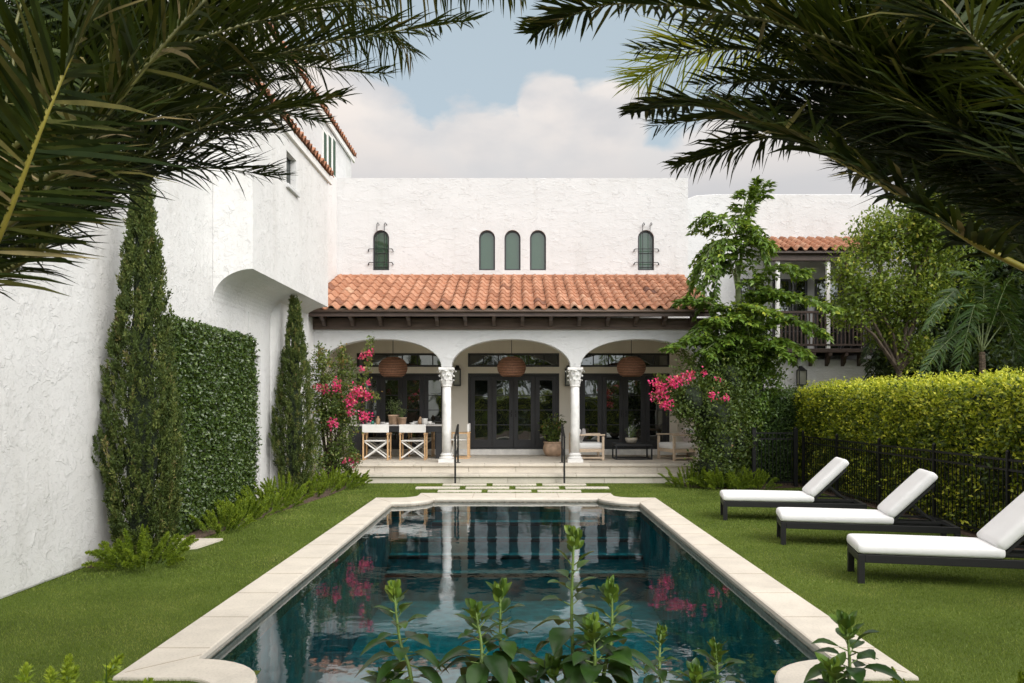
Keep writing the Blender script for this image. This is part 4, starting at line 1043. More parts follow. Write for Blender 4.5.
date_palm(CR,'date palm arching in from the upper right of the picture',heroR,fillR,2,(3.1,3.2))

# ---- generic foliage
def shell_leaves(L,C,n,ll,lw,spread,rg,out=None,tm=.5,ts=.22,upb=.3,fold=.25):
    """n leaves round each centre in C"""
    m=len(C); B=np.repeat(C,n,0)+rg.normal(0,spread,(m*n,3)); D=rg.normal(0,1,(m*n,3))
    if out is not None: D+=np.repeat(out,n,0)*1.3
    D[:,2]+=upb; N=rg.normal(0,.6,(m*n,3))+np.array([0,0,1.]); 
    if out is not None: N+=np.repeat(out,n,0)*.8
    ct=np.repeat(rg.normal(tm,ts*.8,m),n)
    L.add(B,D,N,ll*rg.uniform(.65,1.2,m*n),lw*rg.uniform(.8,1.2,m*n),np.clip(ct+rg.normal(0,ts*.7,m*n),0,1),fold)
def cypress(loc,h,r,label,seed,n=800):
    t=thing('cypress',label,'tree',loc); rg=np.random.default_rng(seed)
    mb=MB(); mb.tube([(0,0,-.05),(0,0,h*.5),(0,0,h*.93)],[.06,.04,.01],8); mb.build('trunk',M['bark'],t)
    def R_(u): return r*np.clip(np.minimum(.60+1.6*u,1)*(1-np.clip((u-.25)/.75,0,1)**1.25*.94),.02,1)
    # soft dark inner body of twigs
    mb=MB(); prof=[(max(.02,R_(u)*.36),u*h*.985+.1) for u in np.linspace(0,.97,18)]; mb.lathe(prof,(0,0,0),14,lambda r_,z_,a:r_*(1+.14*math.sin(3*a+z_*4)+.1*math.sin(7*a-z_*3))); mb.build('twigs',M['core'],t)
    u=rg.uniform(0,1,n)**1.15; a=rg.uniform(0,2*PI,n); lump=1+.08*np.sin(3*a+u*9)+.06*np.sin(5*a-u*23+1); rr=R_(u)*lump*rg.uniform(.66,.98,n)
    C=np.stack([np.cos(a)*rr,np.sin(a)*rr,u*h*.96+.04],1); o=np.stack([np.cos(a)*.55,np.sin(a)*.55,np.full(n,2.1)],1)
    L=Leaves(); k=46; m=n*k; s_=rg.uniform(0,1,m)
    Ax=nrm(np.repeat(o,k,0)+np.repeat(rg.normal(0,.25,(n,3)),k,0)); B=np.repeat(C,k,0)+Ax*(s_*.17)[:,None]*np.repeat(rg.uniform(.6,1.2,n),k)[:,None]+rg.normal(0,.016,(m,3))*(1.3-s_)[:,None]
    D=Ax+rg.normal(0,.5,(m,3)); L.add(B,D,rg.normal(0,1,(m,3)),.046*rg.uniform(.6,1.3,m),.017,np.clip(np.repeat(rg.beta(2,2.6,n),k)+rg.normal(0,.12,m)+.15*s_-.07,0,1),.1,.05)
    L.build('foliage',M['cypress'],t); return t
cypress((-4.74,10.4,0),4.98,.50,'tall narrow cypress against the white side wall, nearest the camera',21,1700)
cypress((-4.68,17.35,0),4.22,.46,'shorter cypress under the projecting bay beside the bougainvillea',22,1200)
# ivy / ficus panel
def leafbox(L,x0,x1,y0,y1,z0,z1,dens,ll,lw,rg,faces,tfun,rough=.05,lumpy=.06):
    for f in faces:
        ax,sg=f
        dims={'x':((y0,y1),(z0,z1)),'y':((x0,x1),(z0,z1)),'z':((x0,x1),(y0,y1))}[ax]
        A=(dims[0][1]-dims[0][0])*(dims[1][1]-dims[1][0]); m=int(A*dens)
        a=rg.uniform(*dims[0],m); b=rg.uniform(*dims[1],m)
        lump=lumpy*(np.sin(a*3.1+b*2.3)+np.sin(a*7.3-b*5.1+1)*.6+np.sin(b*11+a*2)*.35)
        dd=rg.normal(0,rough,m)+lump
        if ax=='x': B=np.stack([(x1 if sg>0 else x0)+sg*dd,a,b],1); o=np.array([sg,0,0.])
        elif ax=='y': B=np.stack([a,(y1 if sg>0 else y0)+sg*dd,b],1); o=np.array([0,sg,0.])
        else: B=np.stack([a,b,(z1 if sg>0 else z0)+dd],1); o=np.array([0,0,1.])
        D=rg.normal(0,.8,(m,3))+o*.6+np.array([0,0,.15]); N=o*1.1+rg.normal(0,.6,(m,3))+np.array([0,0,.4])
        L.add(B,D,N,ll*rg.uniform(.6,1.25,m),lw*rg.uniform(.8,1.2,m),np.clip(tfun(B,rg,m),0,1))
rg=np.random.default_rng(31)
t=thing('ivy_panel','dense clipped dark green ivy panel climbing the side wall','hedge',(-5.05,13.75,0),world=True)
mb=MB(); mb.box(-5.20,-5.04,11.98,15.55,0,3.12); mb.build('trellis',M['core'],t)
L=Leaves(); leafbox(L,-5.2,-4.98,11.9,15.62,.02,3.2,1500,.062,.044,rg,[('x',1),('x',1)],lambda B,r,m:r.beta(2,2.5,m),.035,.014); leafbox(L,-5.2,-4.98,11.9,15.62,.02,3.2,1500,.062,.044,rg,[('y',-1),('z',1),('y',1)],lambda B,r,m:r.beta(2,2.5,m),.03,.01)
L.build('foliage',M['ficus'],t)
# main hedge
def hz(y): return 2.33+.05*np.sin(y*2.1)+.04*np.sin(y*5.3)
t=thing('hedge','long bright yellow green clipped hedge behind the iron fence','hedge',(7.6,14,0),world=True)
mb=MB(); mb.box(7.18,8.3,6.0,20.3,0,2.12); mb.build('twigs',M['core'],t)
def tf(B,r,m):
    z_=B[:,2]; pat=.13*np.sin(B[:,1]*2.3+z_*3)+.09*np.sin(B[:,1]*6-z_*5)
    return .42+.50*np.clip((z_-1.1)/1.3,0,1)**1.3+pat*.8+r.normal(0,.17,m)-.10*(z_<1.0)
L=Leaves()
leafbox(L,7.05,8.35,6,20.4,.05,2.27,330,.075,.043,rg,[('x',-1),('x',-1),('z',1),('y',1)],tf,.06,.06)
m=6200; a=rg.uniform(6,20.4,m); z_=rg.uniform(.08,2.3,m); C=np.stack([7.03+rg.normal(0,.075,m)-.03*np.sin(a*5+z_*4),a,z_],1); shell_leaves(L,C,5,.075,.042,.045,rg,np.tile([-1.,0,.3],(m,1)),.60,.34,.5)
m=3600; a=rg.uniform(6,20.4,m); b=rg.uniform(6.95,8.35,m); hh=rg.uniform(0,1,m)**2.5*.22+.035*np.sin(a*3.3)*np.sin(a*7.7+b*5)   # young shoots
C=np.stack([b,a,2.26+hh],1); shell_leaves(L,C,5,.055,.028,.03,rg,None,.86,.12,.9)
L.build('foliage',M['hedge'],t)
t=thing('hedge','darker green clipped hedge behind the gate panel, left of the bright hedge','hedge',(6.0,20.6,0),world=True)
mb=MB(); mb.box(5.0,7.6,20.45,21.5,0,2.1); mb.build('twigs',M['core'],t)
L=Leaves(); leafbox(L,4.9,7.7,20.3,21.6,.05,2.2,1000,.07,.04,rg,[('y',-1),('y',-1),('z',1)],lambda B,r,m:r.beta(2,2.2,m)+.25,.07,.05); L.build('foliage',M['hedge_dark'],t)
# ferns
def fern(loc,label,n,rad,hl,seed,elong=(1,1),group=None,lean=.9,bush=.035,cat='fern'):
    rg=np.random.default_rng(seed); t=thing('foxtail_fern',label,cat,loc,0,group); L=Leaves(); mb=MB()
    for k in range(n):
        a=rg.uniform(0,2*PI); ro=rg.uniform(0,1)**.6; b0=np.array([math.cos(a)*rad*.55*ro*elong[0],math.sin(a)*rad*.55*ro*elong[1],0])
        ln=hl*rg.uniform(.6,1.15); tilt=lean*ro*rg.uniform(.5,1.2); d=np.array([math.cos(a)*math.sin(tilt)*1.0,math.sin(a)*math.sin(tilt),math.cos(tilt)])
        pts=[b0,b0+d*ln*.4,b0+d*ln*.75+np.array([0,0,-.03*ln]),b0+d*ln+np.array([0,0,-.16*ln*ro])]
        S=spline(pts,12); mb.tube([Vector(p) for p in S[::3]],.004,4,False)
        m=int(400*ln/.5); u=rg.uniform(.12,1,m); ii=(u*11); i0=np.minimum(ii.astype(int),10); B=S[i0]+(S[i0+1]-S[i0])*(ii-i0)[:,None]
        T=nrm(S[i0+1]-S[i0]); D=nrm(rg.normal(0,1,(m,3)))+T*.9; w_=np.sin(np.clip(u,0,1)*PI*.93+.2)**.6
        L.add(B,D,rg.normal(0,1,(m,3)),bush*1.35*w_*rg.uniform(.7,1.2,m),.009,np.clip(rg.normal(.45+.25*rg.random(),.16,m)+.25*(u-.5),0,1),.1,.05)
    mb.build('stem',M['greenstem'],t); L.build('fronds',M['fern'],t); return t
fern((-4.55,10.0,0),'foxtail fern at the foot of the tall cypress',46,.62,.52,41,(1,.8),lean=1.15,bush=.045)
gl='ferns along the side wall'
for k,(x,y,s_,lb) in enumerate(((-4.55,12.75,.46,'fern at the near end of the ivy panel'),(-4.55,13.7,.56,'fern in front of the middle of the ivy panel'),(-4.5,14.7,.62,'tall fern by the far end of the ivy panel'),(-4.45,15.7,.62,'fern by the side door'))):
    fern((x,y,0),lb,44,.62,s_,50+k,(.7,1.2),gl,1.0,.036)
for k,(x,y,s_,lb) in enumerate(((-4.35,17.6,.5,'low fern at the foot of the shorter cypress'),(-4.2,18.7,.55,'low fern between the shorter cypress and the bougainvillea'),(-3.95,19.6,.45,'low fern under the left bougainvillea by the steps'))):
    fern((x,y,0),lb,42,.7,s_,60+k,(.9,1.1),'ferns beside the porch steps on the left',1.05,.036)
for k,(x,y,s_,lb) in enumerate(((4.15,19.3,.55,'fern under the right bougainvillea touching the steps'),(4.85,18.9,.58,'fern in front of the right bougainvillea'),(5.4,18.9,.5,'fern beside the gate post'))):
    fern((x,y,0),lb,62,.72,s_,70+k,(1.1,.8),'ferns beside the porch steps on the right',1.05,.036)
# shrubs with branches and clumps
def shrub(name,label,cat,loc,blobs,nclump,nleaf,ll,lw,mat,seed,blossoms=None,group=None,tm=.5,spread=.07,sprays=(),core=.55):
    rg=np.random.default_rng(seed); t=thing(name,label,cat,loc,world=True); L=Leaves(); mb=MB()
    if group: t['group']=group
    base=np.array(loc,float); vol=np.array([b[3]*b[4]*b[5] for b in blobs])**(2/3); w=vol/vol.sum()
    for b,f in zip(blobs,w):
        c=np.array(b[:3]); r=np.array(b[3:6]); n=max(3,int(nclump*f)); d=nrm(rg.normal(0,1,(n,3))); d[:,1]-=.15
        rad=rg.uniform(.55,1.05,n)[:,None]; C=c+d*r*rad*(1+.15*np.sin(d[:,0:1]*7+d[:,2:3]*5)); C[:,2]=np.maximum(C[:,2],.05)
        shell_leaves(L,C,nleaf,ll,lw,spread,rg,d,tm,.2)
        for k in range(5): p=c+nrm(rg.normal(0,1,3))*r*.6; p[2]=max(p[2],.1); mid=(base+c)/2+rg.normal(0,.08,3); mid[2]=max(mid[2],.05); mb.tube([base+rg.normal(0,.04,3)*[1,1,0],mid,c,p],[.03,.02,.014,.005],6)
    for sp in sprays:
        S=spline(sp,14); mb.tube([Vector(p) for p in S],.008,5); shell_leaves(L,S[2:],int(nleaf*1.2),ll,lw,.055,rg,None,tm+.15,.2)
    mb.build('branches',M['bark'],t); L.build('foliage',M[mat],t)
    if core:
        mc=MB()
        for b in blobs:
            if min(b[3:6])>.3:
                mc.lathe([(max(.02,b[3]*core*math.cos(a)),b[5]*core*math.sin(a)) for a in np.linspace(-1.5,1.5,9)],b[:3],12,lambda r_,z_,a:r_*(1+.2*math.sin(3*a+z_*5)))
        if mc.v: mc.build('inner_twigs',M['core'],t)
    if blossoms:
        Lb=Leaves()
        for (c,r,n) in blossoms:
            m=n; B=np.array(c)+rg.normal(0,1,(m,3))*r*.40; D=rg.normal(0,1,(m,3)); Lb.add(B,D,rg.normal(0,1,(m,3)),.065*rg.uniform(.7,1.2,m),.055,np.clip(rg.normal(.48,.28,m),0,1),.15,.1)
        Lb.build('blossom',M['bract'],t)
    return t
Yb=19.9
def q3(px,py,y): p=P(px,py,y); return (p.x,p.y,p.z)
# left bougainvillea
def blob(px,py,y,rx,rz,ry=None): p=P(px,py,y); k=y/F; return (p.x,p.y,p.z,rx*k,(ry or rx)*k,rz*k)
bl=[blob(332,392,19.9,24,34),blob(342,410,19.8,20,28),blob(328,440,19.8,20,34),blob(336,464,19.7,18,20),blob(322,370,20.2,12,20)]
bs=[(q3(324,389,19.4),.14,50),(q3(318,388,19.5),.12,30),(q3(337,386,19.3),.17,80),(q3(358,392,19.2),.20,110),(q3(367,395,19.2),.15,60),(q3(350,402,19.2),.19,90),(q3(350,412,19.3),.12,30),(q3(366,417,19.2),.18,90),(q3(333,424,19.2),.15,60),(q3(364,356,19.5),.13,30),(q3(370,353,19.5),.12,30),(q3(362,369,19.5),.10,16),(q3(367,383,19.3),.09,14),(q3(353,461,19.3),.14,26),(q3(345,461,19.3),.1,16)]
spr=[[q3(330,400,19.8),q3(322,370,19.8),q3(320,347,19.8)],[q3(340,400,19.8),q3(342,370,19.8),q3(342,348,19.8)],[q3(350,400,19.7),q3(366,375,19.7),q3(371,340,19.7)],[q3(340,410,19.6),q3(362,395,19.4),q3(376,397,19.2)],[q3(340,430,19.6),q3(352,450,19.4),q3(357,462,19.3)]]
shrub('bougainvillea','loose bougainvillea with magenta blossoms left of the porch steps','shrub',(P(330,480,19.9).x,19.9,0),bl,330,24,.075,.045,'boug',81,bs,sprays=spr,spread=.085,core=0)
br=[blob(713,415,19.6,33,36),blob(690,400,19.4,26,26),blob(720,448,19.5,27,36),blob(735,440,19.8,20,40),blob(711,468,19.3,22,20),blob(727,380,20.0,26,28)]
bs=[(q3(656,384,18.9),.16,60),(q3(662,388,18.9),.16,60),(q3(674,382,18.8),.2,100),(q3(655,396,18.9),.14,50),(q3(666,403,18.8),.21,110),(q3(662,394,18.9),.14,50),(q3(688,376,18.9),.2,70),(q3(680,380,18.9),.15,40),(q3(712,395,18.6),.12,36),(q3(726,397,18.6),.12,24),(q3(704,372,19.0),.1,14),(q3(717,379,18.9),.08,10)]
spr=[[q3(690,400,19.3),q3(674,385,19.1),q3(660,378,19)],[q3(690,410,19.3),q3(672,402,19.1),q3(654,396,18.9)],[q3(700,395,19.6),q3(690,360,19.8),q3(668,347,20)]]
shrub('bougainvillea','dense bougainvillea with magenta blossoms right of the porch steps','shrub',(P(712,480,19.6).x,19.7,0),br,420,26,.08,.05,'boug',82,bs,tm=.38,sprays=spr,spread=.10)
# fishtail palm
t=thing('fishtail_palm','feathery fishtail palm with a green cane trunk beside the porch roof','palm',(P(738,480,20.4).x,20.4,0),world=True)
tx=P(738,300,20.4).x
mb=MB(); mb.tube([(tx,20.4,-.05),(tx,20.4,1.5),(tx+.02,20.4,3.2),(tx-.01,20.4,q3(738,262,20.4)[2])],[.11,.10,.085,.06],12); mb.build('trunk',M['cane'],t,smooth=True)
mb=MB(); mb.tube([(tx+.35,20.7,-.05),(tx+.42,20.7,2.2),(tx+.38,20.7,3.1)],[.08,.07,.05],10); mb.build('trunk',M['cane'],t,smooth=True)
def fish_frond(pts,npin,pl,seed,hang=.6,tm=.5,lsz=.17,rg=None):
    rg=np.random.default_rng(seed); S=spline(pts,40); T=nrm(np.gradient(S,axis=0)); side=nrm(np.cross(T,np.array([0,0,1.])))
    mb=MB(); mb.tube([Vector(p) for p in S[::3]],list(np.linspace(.022,.006,14)),6)
    L=Leaves()
    for k in range(npin):
        u=.22+.78*k/(npin-1); i=min(int(u*39),38); base=S[i]; prof=math.sin(min(1,(1.1-u)*1.6+.25)*PI/2)
        for sg in (-1,1):
            d=nrm(T[i]*.55+side[i]*sg*rg.uniform(.6,1.1)+np.array([0,0,rg.uniform(-.1,.35)])); ln=pl*prof*rg.uniform(.8,1.1)
            Q=[base+d*ln*v+np.array([0,0,-hang*ln*v*v*.6]) for v in (0,.33,.66,1)]; mb.tube([Vector(q_) for q_ in Q],.004,4,False)
            nn=7; v=np.linspace(.2,1,nn); PB=np.array([base+d*ln*x+np.array([0,0,-hang*ln*x*x*.6]) for x in v])
            for s2 in (-1,1):
                cr=nrm(np.cross(d,np.array([0,0,1.])))
                D=d*.8+cr*s2*.75+np.array([0,0,-hang*.7])+rg.normal(0,.22,(nn,3))
                for rr in range(2): L.add(PB,D+rg.normal(0,.2,(nn,3)),np.array([0,0,1.])+rg.normal(0,.4,(nn,3)),lsz*rg.uniform(.7,1.2,nn),lsz*.42,np.clip(rg.normal(tm,.18,nn),0,1),.12,.12)
    fo=mb.build('frond',M['cane'],t,smooth=True); L.build('leaflets',M['fish'],fo)
cz=q3(738,270,20.4)
fish_frond([q3(738,285,20.4),q3(742,240,20.3),q3(752,205,20.2),q3(762,184,20.0)],13,.55,1,.5)
fish_frond([q3(738,290,20.4),q3(736,240,20.3),q3(728,222,20.1),q3(706,214,19.9)],14,.75,2,1.0)
fish_frond([q3(738,290,20.4),q3(733,250,20.2),q3(718,240,20.0),q3(702,262,19.8)],12,.7,3,1.2)
fish_frond([q3(738,290,20.4),q3(745,240,20.2),q3(752,228,20.1),q3(765,250,20.0)],11,.6,4,1.0)
fish_frond([q3(738,290,20.5),q3(748,282,20.3),q3(775,268,20.0),q3(806,270,19.8)],13,.5,5,.7,.55)
fish_frond([q3(738,320,20.5),q3(760,300,20.2),q3(790,295,19.9),q3(838,308,19.6)],15,.5,6,.6,.6)
fish_frond([q3(738,340,20.5),q3(765,325,20.2),q3(790,318,19.9),q3(824,333,19.7)],14,.5,7,.6,.5)
fish_frond([q3(738,330,20.5),q3(730,315,20.0),q3(745,305,19.8),q3(775,312,19.6)],13,.5,8,.6,.72)
fish_frond([q3(738,330,20.5),q3(720,310,20.0),q3(702,300,19.8),q3(682,300,19.7)],12,.42,9,.5,.4)
fish_frond([q3(738,370,20.5),q3(715,345,20.0),q3(695,338,19.8),q3(668,348,19.6)],12,.4,10,.5,.45)
fish_frond([q3(745,380,20.5),q3(750,340,20.0),q3(740,318,19.8),q3(712,318,19.5)],14,.55,11,.7,.62)
fish_frond([q3(745,380,20.5),q3(745,345,20.0),q3(728,335,19.8),q3(705,350,19.5)],13,.5,12,.7,.5)
fish_frond([q3(745,390,20.5),q3(760,360,20.0),q3(770,345,19.8),q3(790,355,19.6)],13,.45,13,.7,.45)
fish_frond([q3(738,285,20.4),q3(737,230,20.5),q3(744,205,20.6),q3(748,190,20.8)],11,.5,14,.6,.45)
fish_frond([q3(738,290,20.4),q3(728,262,20.5),q3(712,275,20.4),q3(704,305,20.2)],10,.5,15,1.1,.35)
fish_frond([q3(738,300,20.4),q3(730,262,20.2),q3(712,250,20.1),q3(696,280,20.0)],12,.6,16,1.0,.5)
fish_frond([q3(738,300,20.4),q3(742,250,20.3),q3(750,238,20.1),q3(768,240,19.9)],12,.6,17,.9,.55)
fish_frond([q3(740,330,20.5),q3(752,300,20.3),q3(762,290,20.1),q3(786,292,19.9)],12,.5,18,.8,.45)
fish_frond([q3(740,350,20.5),q3(722,325,20.2),q3(708,322,20.0),q3(688,335,19.8)],12,.5,19,.8,.5)
fish_frond([q3(745,370,20.5),q3(768,345,20.2),q3(785,340,20.0),q3(808,352,19.8)],12,.48,20,.7,.55)
# dark under-shrub below it, leafy mass
shrub('shrub','dense dark leafy shrub under the fishtail palm, against the porch corner','shrub',(P(735,480,20.6).x,20.6,0),[blob(735,352,20.6,30,30),blob(715,372,20.4,26,24),blob(750,392,20.5,24,34),blob(752,430,20.4,14,40),blob(760,362,20.8,18,20),blob(748,322,20.9,20,24)],560,22,.10,.055,'fish',83,tm=.35,spread=.12)
# background trees
def tree(label,loc,blobs,nclump,nleaf,ll,lw,mat,seed,tm=.5,group=None,spread=.16,trunk=.13):
    rg=np.random.default_rng(seed); t=thing('tree',label,'tree',loc,world=True)
    if group: t['group']=group
    mb=MB(); b=np.array(loc,float); top=np.mean([np.array(x[:3]) for x in blobs],0); fork=b*.45+top*.55
    mb.tube([b,(b*.7+fork*.3)+rg.normal(0,.1,3),fork],[trunk,trunk*.8,trunk*.6],10); mb.build('trunk',M['bark'],t)
    L=Leaves(); mb=MB(); vol=np.array([x[3]*x[4]*x[5] for x in blobs])**(2/3); w=vol/vol.sum()
    for x,f in zip(blobs,w):
        c=np.array(x[:3]); r=np.array(x[3:6]); mb.tube([fork,(fork+c)/2+rg.normal(0,.15,3),c],[trunk*.5,trunk*.3,trunk*.12],7)
        n=max(4,int(nclump*f)); d=nrm(rg.normal(0,1,(n,3))); C=c+d*r*rg.uniform(.3,1.08,n)[:,None]
        for k in range(0,n,4): mb.tube([c,(c+C[k])/2+rg.normal(0,.06,3),C[k]],[trunk*.14,.012,.005],4,False)
        shell_leaves(L,C,nleaf,ll,lw,spread,rg,d*.4,tm,.2)
    mb.build('branches',M['bark'],t); L.build('crown',M[mat],t); return t
tree('airy light green tree overhanging the right end of the balcony',(P(905,480,21.5).x,21.5,0),[blob(880,245,21.3,34,26),blob(915,225,21.5,40,30),blob(870,290,21,34,20),blob(905,300,21.3,36,28),blob(850,315,21,22,10),blob(935,275,21.6,34,36),blob(885,335,21.5,20,12),blob(845,270,21,18,14),blob(940,215,21.4,34,26),blob(910,350,21.6,20,20)],820,22,.125,.065,'tree',91,.5,None,.15)
tree('dark dense tree behind the right hedge, right of the light green tree',(P(985,480,23.5).x,23.5,0),[blob(975,240,23.5,55,60),blob(1010,310,23,50,60),blob(945,330,23.5,34,50),blob(925,375,22.8,24,22),blob(900,362,23.2,18,26),blob(985,370,22.5,50,28),blob(1060,280,23,60,90)],1500,24,.19,.10,'darktree',92,.45,None,.26,.2)
tree('dark tree far right behind the bright hedge',(13.2,16.5,0),[(12.6,16.5,4.2,1.6,1.6,2.0),(13.4,15.5,3.0,1.5,1.5,1.4),(12.2,17.5,2.8,1.4,1.2,1.3),(14.4,16,5.0,1.6,1.6,1.8)],1100,24,.16,.09,'darktree',93,.5,None,.22,.18)
# areca palm behind hedge
t=thing('areca_palm','glossy green palm with arching fronds above the bright hedge','palm',(P(985,480,17.5).x,17.5,0),world=True)
C=q3(982,352,17.5)
mb=MB(); mb.tube([(C[0],17.5,-.05),(C[0]+.03,17.5,1.6),C],[.10,.09,.06],10); mb.build('trunk',M['palmbark'],t)
for i,(m_,e_) in enumerate((((965,300),(940,372)),((960,290),(925,330)),((985,290),(950,272)),((1000,290),(1024,330)),((1010,280),(1050,300)),((975,305),(955,395)),((1000,310),(1030,385)),((985,275),(1005,262)),((962,330),(915,385)),((1020,310),(1060,350)))):
    a=np.array(q3(*m_,17.3+.3*math.sin(i))); e=np.array(q3(*e_,17.1+.5*math.cos(i*2)))
    frond(t,[C,(np.array(C)+a)/2+np.array([0,0,.1]),a,(a+e)/2+np.array([0,0,.14]),e],60,.42,.035,'areca','cane',300+i,.25,(62,30),.1,.014,.25)
tz=thing('areca_palm','small drooping palm on the wing wall right of the balcony','palm',(P(882,480,23.6).x,23.6,0),world=True)
C2=q3(884,352,23.6); mb=MB(); mb.tube([(C2[0],23.6,-.05),C2],[.09,.07],10); mb.build('trunk',M['palmbark'],tz)
for i,e_ in enumerate(((866,392),(880,398),(902,392),(862,362),(905,365),(880,330),(895,340))):
    e=np.array(q3(*e_,23.4)); md=(np.array(C2)+e)/2+np.array([0,0,.45]); frond(tz,[C2,md,e],44,.38,.035,'darktree','cane',330+i,.2,(60,30),.1,.012,.4)
# greenery behind the photographer, mirrored by the door glass
t=thing('hedge','tall clipped green hedge behind the garden, mirrored in the porch doors','hedge',(0,-5,0),world=True)
mb=MB(); mb.box(-9,12,-6,-4.6,0,2.3); mb.build('twigs',M['core'],t)
L=Leaves(); leafbox(L,-9,12,-6,-4.5,.05,2.4,260,.12,.07,rg,[('y',1),('z',1)],lambda B,r,m:r.beta(2.5,2,m)+.1,.1,.07); L.build('foliage',M['hedge'],t)
for k,(x,y,h_,lb) in enumerate(((-6,-9,6.5,'large tree beyond the rear hedge on the left, mirrored in the glass'),(1.5,-10,7.5,'large tree beyond the rear hedge in the middle, mirrored in the glass'),(8.5,-9,6.5,'large tree beyond the rear hedge on the right, mirrored in the glass'))):
    tree(lb,(x,y,0),[(x,y,h_*.68,2.6,2.2,2.0),(x-1.8,y,h_*.5,1.6,1.6,1.3),(x+1.9,y,h_*.55,1.6,1.6,1.4)],260,14,.26,.15,'tree',95+k,.3,'trees beyond the rear hedge',.32,.2)
# ---- hibiscus in front of the pool
def big_leaf(mb,b,d,up,L,W,droop):
    d=Vector(d).normalized(); s_=d.cross(Vector(up)).normalized(); n_=s_.cross(d)
    cols=[(0,.05),(.12,.55),(.3,.95),(.5,1.0),(.7,.78),(.87,.40),(1,.02)]; vs=[]
    for (u,w) in cols:
        c=Vector(b)+d*L*u+Vector((0,0,-1))*droop*L*u*u
        wv=random.uniform(-.03,.03)
        for k,q in ((-1,1),(-.5,.35),(0,0),(.5,.35),(1,1)): vs.append(c+s_*k*W*.5*w+n_*(q*.16*W*w+wv*W))
    fs=[]
    for i in range(len(cols)-1):
        for j in range(4): fs.append((i*5+j,i*5+j+1,(i+1)*5+j+1,(i+1)*5+j))
    mb.add(vs,fs)
def hibiscus(label,stems,seed):
    rnd=random.Random(seed); x0=P(*stems[0][0]).x; y0=stems[0][0][2]
    t=thing('hibiscus_shrub',label,'shrub',(x0,y0,0),world=True); t['group']='hibiscus shrubs in front of the pool'; ms=MB(); ml=MB(); mbud=MB()
    for st in stems:
        top=Vector(P(*st[0])); sc_=st[2] if len(st)>2 else 1
        low=Vector(P(*st[1])); root=Vector((low.x*.4+x0*.6,low.y+.06,0))
        ptl=[root,root.lerp(low,.55)+Vector((0,.0,0)),low,low.lerp(top,.5)+Vector((rnd.uniform(-.015,.015),0,0)),top]
        S=spline(ptl,40); ms.tube([Vector(p) for p in S],list(np.linspace(.011,.0035,40)),7)
        a=rnd.uniform(0,6)
        length=sum((Vector(S[i+1])-Vector(S[i])).length for i in range(39)); nl=int(length/.036)
        for k in range(nl):
            u=.34+.64*k/nl; i=min(int(u*39),38); b=Vector(S[i]); T=(Vector(S[i+1])-b).normalized(); a+=2.4+rnd.uniform(-.4,.4)
            f=(1-u)/.66; L_=(.045+.07*min(1,f*2.2))*sc_*rnd.uniform(.8,1.2); el=.95-1.0*min(1,f*1.7)+rnd.uniform(-.25,.25)
            d=Vector((math.cos(a)*math.cos(el),math.sin(a)*math.cos(el),math.sin(el)))
            pet=b+d*.012+d*.22*L_; ms.tube([b,pet],.0022,4,False)
            ml.T=min(1,max(0,rnd.gauss(.22+.5*(1-min(1,f*2.4)),.14))); big_leaf(ml,pet,d+Vector((0,0,-.1*min(1,f*2))),Vector((0,0,1)) if abs(d.z)<.9 else Vector((1,0,0)),L_,L_*.60,.55*min(1,f*2))
        for k in range(5):   # buds and young leaves at the tip
            a+=2.4; el=rnd.uniform(.7,1.4); d=Vector((math.cos(a)*math.cos(el),math.sin(a)*math.cos(el),math.sin(el))); b=top-Vector((0,0,.012*k))
            c=b+d*.025; ml.lathe([(.001,0),(.003,.004),(.005,.010),(.004,.017),(.001,.025)],(c.x,c.y,c.z-.01),8)
            ms.tube([b,c],.002,4,False); ml.T=rnd.uniform(.7,1); big_leaf(ml,b,d,Vector((math.cos(a+1.5),math.sin(a+1.5),.2)),.052*sc_,.030*sc_,.15)
            a2=a+1.3; d2=Vector((math.cos(a2)*.5,math.sin(a2)*.5,.85)); big_leaf(ml,b,d2,Vector((math.cos(a2+1.2),math.sin(a2+1.2),.3)),.046*sc_,.026*sc_,.1)
    ms.build('stem',M['greenstem'],t,smooth=True); ml.build('leaves',M['hib'],t,smooth=True)
hibiscus('leafy hibiscus shrub at the lower left of the water with one upright stem',[((394,588,2.75),(412,690,2.7)),((384,678,2.75),(400,720,2.7))],1)
hibiscus('hibiscus shrub with two budding stems left of the tallest one',[((475,608,2.7),(480,690,2.65)),((500,588,2.8),(502,690,2.75))],2)
hibiscus('tallest hibiscus shrub standing in front of the right column reflection',[((574,535,2.7),(574,690,2.65)),((612,588,2.65),(602,690,2.6)),((592,625,2.5),(590,700,2.5)),((553,665,2.6),(565,720,2.6))],3)
hibiscus('thin pale hibiscus sprig right of the tallest one',[((661,630,3.1),(662,700,3.0),.7)],4)
hibiscus('low hibiscus sprig at the bottom edge between the thin sprig and the coping',[((716,648,2.8),(716,710,2.75),.9),((695,672,2.7),(705,715,2.7),.9)],5)
hibiscus('hibiscus sprig with rounded leaves before the right corner of the coping',[((846,622,2.7),(848,705,2.65),1.05),((832,668,2.6),(842,720,2.6))],6)
for k,(px,py,y,lb) in enumerate(((14,660,2.5,'out of focus fern in the lower left corner'),(60,668,2.6,'out of focus fern right of the corner fern, bottom left'))):
    p=P(px,py,y); fern((p.x,y,p.z-.42),lb,20,.26,.42,120+k,(1,1),None,.6,.03)
    mb=MB()
    fr_=COL.objects[-1] if False else None
